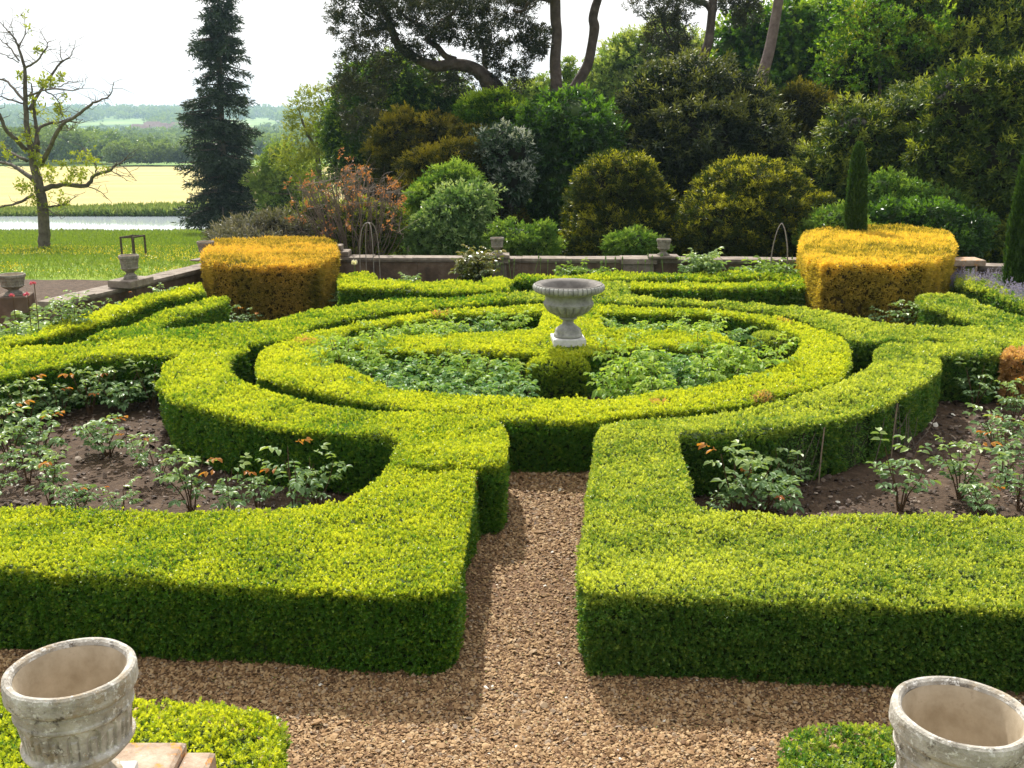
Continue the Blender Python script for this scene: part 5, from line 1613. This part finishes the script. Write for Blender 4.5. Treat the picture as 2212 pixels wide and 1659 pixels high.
# half dead oak on the lawn
Yo = 40.0
ob = atY(97, 531, Yo)
gz = float(terrain(np.array([ob[0]]), np.array([Yo]))[0])
root = empty('oak_tree', (ob[0], Yo, gz))
tr = MB(); rg = np.random.default_rng(12)
OL = [
 [(325, 1775, 46, 0), (318, 1740, 42, 0), (310, 1500, 38, 0), (278, 1330, 34, 0), (240, 1180, 28, 0), (205, 1000, 21, 0), (190, 850, 18, 0), (180, 650, 15, 0), (175, 480, 11, 0), (135, 350, 8, 0), (100, 270, 6, 0), (40, 205, 4, 0), (0, 160, 2, 0)],
 [(300, 1365, 20, 0), (450, 1330, 17, .3), (620, 1338, 15, .6), (680, 1262, 12, .7), (790, 1230, 10, .6), (830, 1190, 8, .5), (880, 1165, 5, .5), (940, 1110, 2, .5)],
 [(860, 1185, 4, .5), (910, 1220, 3, .6), (980, 1305, 1.5, .7)], [(640, 1345, 4, .6), (720, 1380, 3, .8), (800, 1460, 1.5, 1)], [(790, 1235, 4, .6), (860, 1260, 3, .5), (910, 1300, 2, .4)],
 [(300, 1180, 18, 0), (350, 1080, 16, -.4), (420, 940, 14, -.8), (455, 890, 12, -1), (560, 830, 10, -1.2), (640, 760, 9, -1.3), (700, 730, 7, -1.3), (770, 700, 5, -1.2), (805, 655, 3.5, -1.2), (820, 590, 1.5, -1.2)],
 [(240, 1060, 12, 0), (290, 920, 11, .5), (400, 885, 9, .9), (480, 870, 7, 1), (560, 880, 4, 1.1), (600, 860, 2, 1.1)], [(440, 870, 5, 1), (510, 930, 4, 1.1), (530, 890, 2.5, 1.2)],
 [(185, 1080, 18, 0), (110, 1000, 16, -.5), (40, 930, 13, -.9), (0, 830, 11, -1.1), (-60, 740, 7, -1.2), (-120, 640, 3, -1.2)],
 [(245, 1300, 20, 0), (150, 1230, 15, .5), (60, 1180, 12, 1), (-20, 1170, 10, 1.3), (-120, 1120, 6, 1.5), (-220, 1060, 2, 1.5)],
 [(245, 1400, 12, 0), (150, 1450, 9, -.4), (60, 1480, 6, -.7), (-40, 1500, 3, -1)], [(335, 1490, 7, 0), (440, 1480, 5, .4), (500, 1450, 3.5, .6), (560, 1400, 2, .7)], [(340, 1510, 4, 0), (400, 1540, 3, -.3), (450, 1580, 1.5, -.5)],
 [(215, 790, 13, 0), (280, 670, 10, .5), (400, 500, 7.5, 1), (450, 440, 6, 1.1), (510, 400, 3, 1.2), (545, 290, 1.5, 1.2)], [(450, 440, 4, 1.1), (432, 380, 3, 1.1), (440, 330, 1.5, 1.1)],
 [(178, 490, 8, 0), (260, 440, 6.5, -.5), (330, 355, 5, -.8), (335, 310, 3, -.8), (280, 210, 1.5, -.8)],
 [(180, 730, 11, 0), (100, 640, 9, .5), (40, 580, 7, .9), (-40, 565, 5, 1.1), (-120, 520, 2, 1.2)], [(160, 745, 6, 0), (60, 712, 5, -.5), (-30, 680, 3.5, -.8), (-100, 640, 1.5, -1)],
 [(140, 440, 6, 0), (60, 330, 4.5, .4), (0, 280, 3, .6), (-50, 190, 1.5, .7)], [(135, 340, 5, 0), (180, 230, 3.5, .3), (178, 120, 1.5, .4)], [(100, 280, 4, 0), (85, 200, 2.5, -.3), (95, 130, 1.2, -.4)],
 [(200, 690, 8, 0), (300, 655, 6, -.4), (410, 640, 5, -.8), (550, 652, 3.5, -1), (610, 605, 1.8, -1)], [(420, 625, 4, -.8), (500, 590, 3, -.9), (600, 585, 1.5, -1)], [(330, 655, 5, -.5), (400, 700, 4, -.6), (440, 780, 3, -.6), (440, 830, 2, -.6)],
 [(190, 1155, 13, 0), (100, 1110, 10, .6), (0, 1060, 7, 1), (-90, 1030, 3, 1.2)], [(275, 1100, 16, .3), (262, 950, 14, .4), (245, 800, 11, .4), (235, 690, 8, .4), (225, 600, 4, .4)],
 [(690, 1250, 6, .7), (690, 1190, 5, .8), (640, 1110, 3, .9), (600, 1060, 1.5, 1)], [(130, 450, 4, 0), (60, 410, 3.5, -.3), (-10, 380, 2, -.5)],
]
ends = []
def op(u, v, d): return atY(.3 * u, .3 * v, Yo + d)
for limb in OL:
    pts = smooth_path([op(u, v, d) for u, v, r, d in limb], 4)
    rr = np.interp(np.linspace(0, len(limb) - 1, len(pts)), range(len(limb)), [q[2] for q in limb]) * .3 * Yo / FPX
    pts = [p + rg.normal(size=3) * .012 for p in pts]
    tr.tube(pts, list(rr), n=8)
    for j in range(3, len(pts)):
        if rr[j] < .18 and rg.random() < .95:
            q = pts[j]; L0 = rg.uniform(.25, .75)
            d = rg.normal(size=3); d[2] = abs(d[2]) * .5 - .05; d /= np.linalg.norm(d)
            e1 = q + d * L0 * .5 + rg.normal(size=3) * .05; e2 = q + d * L0 + rg.normal(size=3) * .14
            tr.tube([q, e1, e2], [min(.016, rr[j] * .6), .010, .004], n=4, cap=False)
            ends.append(e2)
tr.build('trunk_and_limbs', M['bark'], root, smooth=True)
tuft = [(270, 350, 24), (340, 580, 30), (430, 560, 22), (250, 740, 34), (260, 800, 26), (420, 760, 26), (440, 830, 28), (250, 1130, 40), (290, 1190, 36), (350, 1230, 34), (360, 1280, 26), (600, 1140, 40), (660, 1150, 34), (540, 1240, 40), (590, 1270, 34), (500, 1290, 30), (440, 1450, 32), (310, 1500, 26), (160, 1340, 34), (210, 1350, 30), (225, 950, 28), (180, 1000, 22), (145, 540, 20), (190, 560, 18), (380, 600, 26), (300, 610, 20), (230, 1440, 22), (60, 1110, 18), (450, 1180, 20), (0, 1050, 14)]
Pn, nn = [], 0
for (u, v, r) in tuft:
    c_ = op(u, v, rg.normal() * .5); rr_ = r * .3 * Yo / FPX
    m = int(4 + r * .6)
    Pn.append(c_ + rg.normal(size=(m, 3)) * rr_ * .75)
for e in ends:
    if rg.random() < .05: Pn.append(e + rg.normal(size=(5, 3)) * .08)
Pn = np.concatenate(Pn)
V, T = sprigs(Pn, rg.normal(size=Pn.shape) + np.array([0, 0, .4]), 4, np.full(len(Pn), .14), aspect=.5, spread=1.0, g=rg.random(len(Pn)), rng=rg)
leafobj('tufts_of_leaves', V, T, M['oakleaf'], root)
tag(root, 'half bare old oak with tufts of yellow green leaves on the lawn before the lake', 'oak tree')
# ------------------------------------------------------------------ lawn, banks, far woods, village
def scatter_ground(n, xr, yr, seed, zf=terrain, persp=True):
    rg = np.random.default_rng(seed)
    y = yr[0] + (yr[1] - yr[0]) * rg.random(n)
    r = rg.uniform(xr[0], xr[1], n)
    x = r * y
    return np.stack([x, y, zf(x, y)], 1), rg
P_, rg = scatter_ground(95000, (-.56, -.10), (23.5, 82), 21)
wl = lambda P: ((P[:, 0] + 7.9 + (P[:, 1] - 16) * -.32) < -1.0) | (P[:, 1] > 24)
P_ = P_[wl(P_)]
L_ = .0032 * P_[:, 1] * rg.uniform(.5, 1.2, len(P_))
V, T = sprigs(P_, np.array([0, 0, 1.0]) + rg.normal(size=P_.shape) * .25, 3, L_, aspect=.22, spread=.5, g=rg.random(len(P_)) * .8, rng=rg)
tag(leafobj('lawn_grass', V, T, M['grassblade']), 'long meadow grass of the lawn before the lake', 'grass', kind='stuff')
M['buttercup'] = leafmat('buttercup_petals', (.55, .45, .02), (.75, .65, .05), None, trans=.2)
P_, rg = scatter_ground(2800, (-.5, -.16), (24.5, 42), 22)
f_ = lowfreq(71, 10, .15, 1.2)
P_ = P_[f_(P_) > -.12]
P_[:, 2] += .12
V, T = sprigs(P_, np.array([0, 0, 1.0]) + rg.normal(size=P_.shape) * .3, 2, np.full(len(P_), .045), aspect=1.0, spread=.9, rng=rg)
tag(leafobj('buttercups', V, T, M['buttercup']), 'yellow buttercups scattered over the lawn', 'flowers', kind='stuff')
for nm, yr, h, seed, lab in (('near_bank_reeds', (80.6, 84.6), .42, 23, 'rough green bank plants along the near shore of the lake'), ('far_bank_reeds', (100.6, 104.5), .75, 24, 'green reeds along the far shore of the lake')):
    P_, rg = scatter_ground(16000, (-.62, -.04), yr, seed)
    P_[:, 2] = np.maximum(P_[:, 2], -6.05)
    L_ = h * rg.uniform(.35, 1.0, len(P_)) * (1 + .35 * lowfreq(seed, 8, .1, .8)(P_))
    V, T = sprigs(P_, np.array([0, 0, 1.0]) + rg.normal(size=P_.shape) * .2, 3, L_, aspect=.28, spread=.35, stem=.3, g=rg.random(len(P_)) * .9, rng=rg)
    tag(leafobj(nm, V, T, M['reed']), lab, 'reeds', kind='stuff')
# soil strip outside the left wall
q0 = LA - LD * 8
strip = []
stripx = []
for t, w in ((0, 3.2), (4, 3.0), (8, 2.7), (11, 2.2), (13, 1.4), (15, .8)):
    p = q0 + LD * t
    strip.append((p + LN * .3)); stripx.append(p + LN * (w + .3 + .2 * math.sin(t * 3)))
b = MB()
V = [(p[0], p[1], .012) for p in strip] + [(p[0], p[1], .010) for p in stripx]
n = len(strip)
b.add(V, [(i, i + 1, n + i + 1, n + i) for i in range(n - 1)])
M['redsoil'] = surfmat('red_mulch', [(.3, (.18, .065, .03)), (.7, (.32, .14, .07))], scale=12, bump=1, bscale=40, dist=.03)
tag(b.build('outer_soil', M['redsoil']), kind='structure')

# woods: each crown a lumpy ball of leaf clumps, hundreds of them read as one mass
def wood(name, label, pts, rad, mat, seed, nleaf, Lk, flat=.8):
    rg = np.random.default_rng(seed)
    Vs, Ts = [], []
    for (x, y, z), r in zip(pts, rad):
        D = rg.normal(size=(nleaf, 3)); D /= np.linalg.norm(D, axis=1, keepdims=True)
        D[:, 2] = np.where(D[:, 2] < -.3, -D[:, 2], D[:, 2])
        rr = r * (1 + .18 * np.sin(D @ rg.normal(size=(3, 3)) * 4).sum(1)) * rg.uniform(.85, 1.05, nleaf)
        C = np.array([x, y, z + r * flat * .75]) + D * rr[:, None] * np.array([1, 1, flat])
        A = D + rg.normal(size=D.shape) * .4
        g = np.clip(.5 * D[:, 2] + rg.normal() * .25 + rg.normal(size=nleaf) * .1, 0, 1)
        V, T = sprigs(C, A, 3, np.full(nleaf, r * Lk), aspect=.7, spread=1.0, g=g, rng=rg, rlo=0, rhi=1)
        Vs.append(V); Ts.append(T)
    o = leafobj(name, np.concatenate(Vs), np.concatenate(Ts), M[mat])
    tag(o, label, 'wood', kind='stuff')
    return o
def woodpts(n, pxr, pyfn, Yr, seed, rk):
    rg = np.random.default_rng(seed)
    pts, rad = [], []
    for i in range(n):
        Y = rg.uniform(*Yr); px = rg.uniform(*pxr)
        x = (px - CX) / FPX * Y
        z = float(terrain(np.array([x]), np.array([Y]))[0])
        r = rk * rg.uniform(.7, 1.3)
        pts.append((x, Y, z)); rad.append(r)
    return pts, rad
p_, r_ = woodpts(30, (272, 470), None, (286, 305), 61, 2.7)
wood('copse', 'low rounded light green copse at the far edge of the pale field', p_, r_, 'farwood', 81, 520, .22, flat=1.05)
p_, r_ = woodpts(110, (-250, 270), None, (292, 400), 62, 3.9)
wood('near_woods', 'belt of tall green trees behind the pale field on the left', p_, r_, 'farwood', 82, 330, .26, flat=1.1)
p_, r_ = woodpts(220, (-250, 760), None, (400, 640), 63, 4.4)
wood('middle_woods', 'broad belt of woodland behind the copse', p_, r_, 'farwood', 83, 260, .28)
def hillpts(n, Yr, seed, rk, gaps=True):
    rg = np.random.default_rng(seed)
    f = lowfreq(seed, 8, .0015, .006)
    pts, rad = [], []
    while len(pts) < n:
        Y = rg.uniform(*Yr); px = rg.uniform(-300, 1100)
        x = (px - CX) / FPX * Y
        z = float(terrain(np.array([x]), np.array([Y]))[0])
        py = CY - FPX * ((z - CAMZ) * math.cos(PITCH) + Y * math.sin(PITCH)) / (Y * math.cos(PITCH) - (z - CAMZ) * math.sin(PITCH))
        if (246 < px < 352 and 258 < py < 290) or (150 < px < 250 and 264 < py < 296) or (430 < px < 620 and 260 < py < 284): continue
        if gaps and f(np.array([[x, Y]]))[0] > .55: continue
        pts.append((x, Y, z)); rad.append(rk * rg.uniform(.7, 1.4))
    return pts, rad
p_, r_ = hillpts(800, (680, 1350), 64, 4.6)
wood('valley_woods', 'bluish trees filling the valley floor', p_, r_, 'farwood', 84, 45, .5)
p_, r_ = hillpts(2200, (1350, 2650), 65, 6.0)
wood('hill_woods', 'hazy blue woods covering the far hillside', p_, r_, 'farwood', 85, 22, .8)
M['houseroof'] = surfmat('far_roofs', [(.3, (.20, .10, .08)), (.7, (.32, .20, .16))], scale=.2)
M['housewall'] = surfmat('far_walls', [(.3, (.55, .50, .45)), (.7, (.75, .72, .68))], scale=.2)
rg = np.random.default_rng(19)
hd = ['brick roofed', 'white', 'cream', 'low grey', 'long pale', 'gabled', 'small white', 'pink walled', 'tall cream', 'square white', 'twin roofed', 'red roofed', 'plain pale', 'end']
for i in range(13):
    px = (405, 412, 424, 433, 447, 455, 470, 482, 494, 505, 388, 518, 530)[i]
    Y = 1250 + rg.uniform(-60, 120)
    x = (px * .82 - CX) / FPX * Y
    z = float(terrain(np.array([x]), np.array([Y]))[0])
    root = empty('far_house', (x, Y, z))
    w, d, h = rg.uniform(10, 20), 9, rg.uniform(7, 10)
    b = MB(); b.box(x - w / 2, Y - d / 2, z - 1, x + w / 2, Y + d / 2, z + h); b.build('wall', M['housewall'], root)
    b = MB()
    b.add([(x - w / 2 - .4, Y - d / 2 - .4, z + h + .01), (x + w / 2 + .4, Y - d / 2 - .4, z + h + .01), (x + w / 2 + .4, Y + d / 2 + .4, z + h + .01), (x - w / 2 - .4, Y + d / 2 + .4, z + h + .01), (x - w / 2 + 1, Y, z + h + 4), (x + w / 2 - 1, Y, z + h + 4)],
          [(0, 1, 5, 4), (1, 2, 5), (2, 3, 4, 5), (3, 0, 4), (3, 2, 1, 0)])
    b.build('roof', M['houseroof'], root)
    tag(root, '%s house of the hazy village on the far hillside, %s from the left' % (hd[i], ('first', 'second', 'third', 'fourth', 'fifth', 'sixth', 'seventh', 'eighth', 'ninth', 'tenth', 'outermost', 'twelfth', 'thirteenth')[i]), 'house', 'houses of the far village')

# ------------------------------------------------------------------ plants along the walls
M['climber'] = leafmat('glossy_climber_leaves', (.06, .11, .02), (.15, .19, .04), (.36, .28, .07), trans=.25, rough=.2, spec=.9)
M['tulip'] = leafmat('white_petals', (.75, .74, .70), (.85, .84, .82), None, trans=.3)
M['pinkpetal'] = leafmat('pink_petals', (.55, .10, .22), (.70, .22, .35), None, trans=.3)
def leafy(name, label, px, pyb, Y, h, r, mat, seed, cat='plant', nst=7, nl=70, Ls=.06, group=None, droop=.35, leaflets=5, s=1.0, z=None):
    o = make_rose(seed, h=h, r=r, nst=nst, nl=nl, Ls=Ls, mat=mat, shoots=0, name=name, droop=droop, leaflets=leaflets)
    p = atY(px, pyb, Y)
    place(o, (p[0], Y, 0 if z is None else z), float(seed % 6), s)
    tag(o, label, cat, group)
    return o
leafy('glossy_climber', 'dark glossy climber with bronze leaves in front of the far wall pot', 1028, 600, 20.3, .98, .30, 'climber', 401, cat='climber', nst=12, nl=330, Ls=.105)
leafy('glossy_climber', 'glossy yellow green climber before the far wall right of the pale pot', 1512, 600, 20.2, .92, .28, 'mock', 402, cat='climber', nst=12, nl=330, Ls=.105)
leafy('border_plant', 'pale leafy border plant before the far wall behind the left back hedge', 878, 600, 20.2, .55, .22, 'mock', 403, Ls=.09, nl=80)
leafy('peony', 'bright green peony clump behind the thin far hedge, right above the urn', 1240, 600, 20.4, .60, .40, 'shrub', 404, cat='peony', nst=12, nl=190, Ls=.11)
leafy('peony', 'small bright green peony beside the larger clump above the urn', 1300, 598, 20.4, .58, .28, 'shrub', 405, cat='peony', nst=10, nl=120, Ls=.10)
leafy('peony', 'large green peony clump under the pointed wire support', 1660, 598, 20.1, .72, .50, 'shrub', 406, cat='peony', nst=14, nl=240, Ls=.12)
leafy('peony', 'green peony clump left of the pointed wire support', 1612, 598, 20.1, .58, .32, 'shrub', 407, cat='peony', nst=10, nl=130, Ls=.10)
leafy('border_rose', 'tall pale leaved rose at the near end of the left wall', 150, 690, 14.9, 1.0, .30, 'mock', 408, cat='rose bush', nst=9, nl=150, Ls=.08)
leafy('border_rose', 'coppery stemmed rose leaning on the left wall below the wall pot', 262, 668, 16.4, .75, .20, 'mock', 409, cat='rose bush', nst=6, nl=50, Ls=.075)
leafy('border_rose', 'bright leaved rose by the left wall right of the wall pot', 350, 640, 17.6, .72, .20, 'mock', 410, cat='rose bush', nst=6, nl=50, Ls=.075)
leafy('border_rose', 'orange leaved young rose against the left wall', 300, 655, 16.9, .7, .12, 'shoot', 411, cat='rose bush', nst=4, nl=12, Ls=.05)
for i, (px, py, Y, h, r, m, lab) in enumerate([
    (20, 700, 14.4, .45, .42, 'shrub', 'dark green leafy perennial at the left picture edge behind the hedge'), (70, 700, 14.6, .50, .40, 'laurel', 'glossy dark perennial right of the one at the left picture edge'),
    (100, 690, 15.0, .42, .30, 'roseblue', 'bluish leafy perennial beside the near end of the left wall'), (45, 680, 15.2, .45, .36, 'mock', 'silvery perennial under the pot at the left edge'),
    (-40, 705, 14.2, .6, .45, 'shrub', 'leafy perennial outside the left picture edge'), (85, 660, 16.2, .5, .30, 'mock', 'tall pale perennial behind the others near the left pot')]):
    leafy('perennial', lab, px, py, Y, h, r, m, 420 + i, cat='perennial', nst=12, nl=240, Ls=.11, leaflets=3)
# allium buds, tulip
def stalks(label, px, Y, n, seed, w=.3, h=.75):
    rg = np.random.default_rng(seed)
    p = atY(px, 595, Y)
    root = empty('allium', (p[0], Y, 0))
    for i in range(n):
        x = p[0] + rg.uniform(-w, w); y = Y + rg.uniform(-.1, .1); hh = h * rg.uniform(.8, 1.1); lean = rg.normal() * .05
        m = MB(); m.tube(smooth_path([(x, y, 0), (x + lean, y, hh * .5), (x + lean * .3, y, hh)], 4), .006, n=5)
        m.lathe([(.004, 0), (.016, .012), (.018, .03), (.010, .055), (.002, .075)], n=8, c=(x + lean * .3, y, hh))
        m.build('bud_stalk', M['stalk'], root)
    tag(root, label, 'allium')
M['stalk'] = surfmat('green_stalks', [(.3, (.12, .20, .05)), (.7, (.22, .30, .09))], scale=20)
stalks('thin allium stalks in bud right of the dark glossy climber', 1082, 20.6, 7, 1)
stalks('thin allium stalks in bud before the far wall, left of the urn rim', 1190, 20.7, 5, 2, w=.45)
stalks('thin allium stalks in bud below the pale far wall pot', 1352, 20.6, 8, 3, w=.5)
stalks('thin allium stalks with bent tips beside the far pier', 1400, 20.7, 4, 4, w=.3)
stalks('curling allium stalks at the left edge of the right golden yew', 1716, 20.3, 5, 5, w=.12)
p = atY(766, 573, 20.5)
root = empty('tulip', (p[0], 20.5, 0))
m = MB(); m.tube([(p[0], 20.5, 0), (p[0] + .01, 20.5, p[2] * .5), (p[0], 20.5, p[2])], .008, n=6); m.build('stem', M['stalk'], root)
rg = np.random.default_rng(3)
an = np.arange(6) * math.pi / 3
Pn = np.tile(np.array([p[0], 20.5, p[2]]), (6, 1)); D = np.stack([np.cos(an) * .75, np.sin(an) * .75, np.ones(6)], 1)
V = leaf6(Pn, D, np.stack([np.cos(an), np.sin(an), an * 0], 1), .12, .10)
leaf6obj('petals', V, np.zeros((6, 3)), M['tulip'], None)
pt = bpy.data.objects['petals']; adopt(pt, root)
tag(root, 'single white tulip in front of the far wall beside the left yew', 'tulip')
# mauve catmint beyond the right hedge
for i, (px, py, Y, r) in enumerate([(2085, 592, 19.2, .32), (2125, 598, 18.6, .38), (2165, 605, 18.0, .40), (2205, 615, 17.4, .42), (2240, 630, 16.8, .42), (2160, 588, 19.4, .36), (2205, 590, 19.6, .4)]):
    p = atY(px, py, Y)
    rg = np.random.default_rng(500 + i)
    root = empty('catmint', (p[0], Y, 0))
    n = 420
    an = rg.uniform(0, 6.28, n); rr = r * rg.random(n) ** .5
    P_ = np.stack([p[0] + rr * np.cos(an), Y + rr * np.sin(an), rg.uniform(.1, .62, n) * (1 - (rr / r) ** 2 * .4)], 1)
    V, T = sprigs(P_, np.stack([np.cos(an) * .4, np.sin(an) * .4, np.ones(n)], 1), 5, np.full(n, .055), aspect=.6, spread=1.0, g=rg.random(n) * .5, rng=rg)
    leafobj('foliage', V, T, M['roseblue'], root)
    n = 60
    an = rg.uniform(0, 6.28, n); rr = r * rg.random(n) ** .5
    Vs, Ts = [], []
    for k in range(n):
        hh = rg.uniform(.10, .22); z0 = .62 - (rr[k] / r) ** 2 * .2
        q = np.stack([np.full(16, p[0] + rr[k] * math.cos(an[k])), np.full(16, Y + rr[k] * math.sin(an[k])), z0 + np.linspace(0, hh, 16)], 1) + rg.normal(size=(16, 3)) * .008
        V, T = sprigs(q, rg.normal(size=(16, 3)) + np.array([0, 0, .5]), 2, np.full(16, .022), aspect=.8, rng=rg)
        Vs.append(V); Ts.append(T)
    leafobj('flower_spikes', np.concatenate(Vs), np.concatenate(Ts), M['mauve'], root)
    tag(root, ('mauve catmint beside the right wall cap stone', 'mauve catmint second from the cap stone, behind the right hedge', 'mauve catmint in the middle of the row behind the right hedge', 'mauve catmint at the foot of the right edge cypress',
               'mauve catmint outside the right picture edge', 'tall mauve catmint against the low right wall', 'mauve catmint behind the right edge cypress')[i], 'catmint', 'catmint plants by the right wall')
# pink flowers by the left pot
p = at(48, 612, .5)
for i, (px, py) in enumerate([(71, 613), (57, 637), (25, 640)]):
    q = atY(px, py, 14.6)
    root = empty('pink_rose', (q[0], 14.6, 0))
    m = MB(); m.tube([(q[0], 14.6, 0), (q[0] + .02, 14.6, q[2])], .006, n=5); m.build('stem', M['rosestem'], root)
    rg = np.random.default_rng(i); D = rg.normal(size=(16, 3)); D[:, 2] = abs(D[:, 2])
    V = leafquads(np.tile(q, (16, 1)), D, rg.normal(size=(16, 3)), .05, .04)
    leafobj('petals', V, np.tile(rg.random((16, 1)), (1, 3)), M['pinkpetal'], root)
    tag(root, ('pink bloom in front of the pot at the left edge, upper one', 'pink bloom under the pot at the left edge, lower one', 'pink bloom left of the foot of the pot at the left edge')[i], 'flower')

# haze
hz = MB()
hz.box(-2600, -70, -62, 2600, 2760, 60)
def hazemat():
    m, N, L = newmat('valley_haze')
    out = N.new('ShaderNodeOutputMaterial')
    v = N.new('ShaderNodeVolumePrincipled')
    v.inputs['Color'].default_value = (.56, .80, 1.0, 1)
    v.inputs['Density'].default_value = .00024
    v.inputs['Anisotropy'].default_value = .3
    L.new(v.outputs[0], out.inputs['Volume'])
    return m
tag(hz.build('haze', hazemat()), 'pale blue haze lying over the valley', 'haze', kind='stuff')
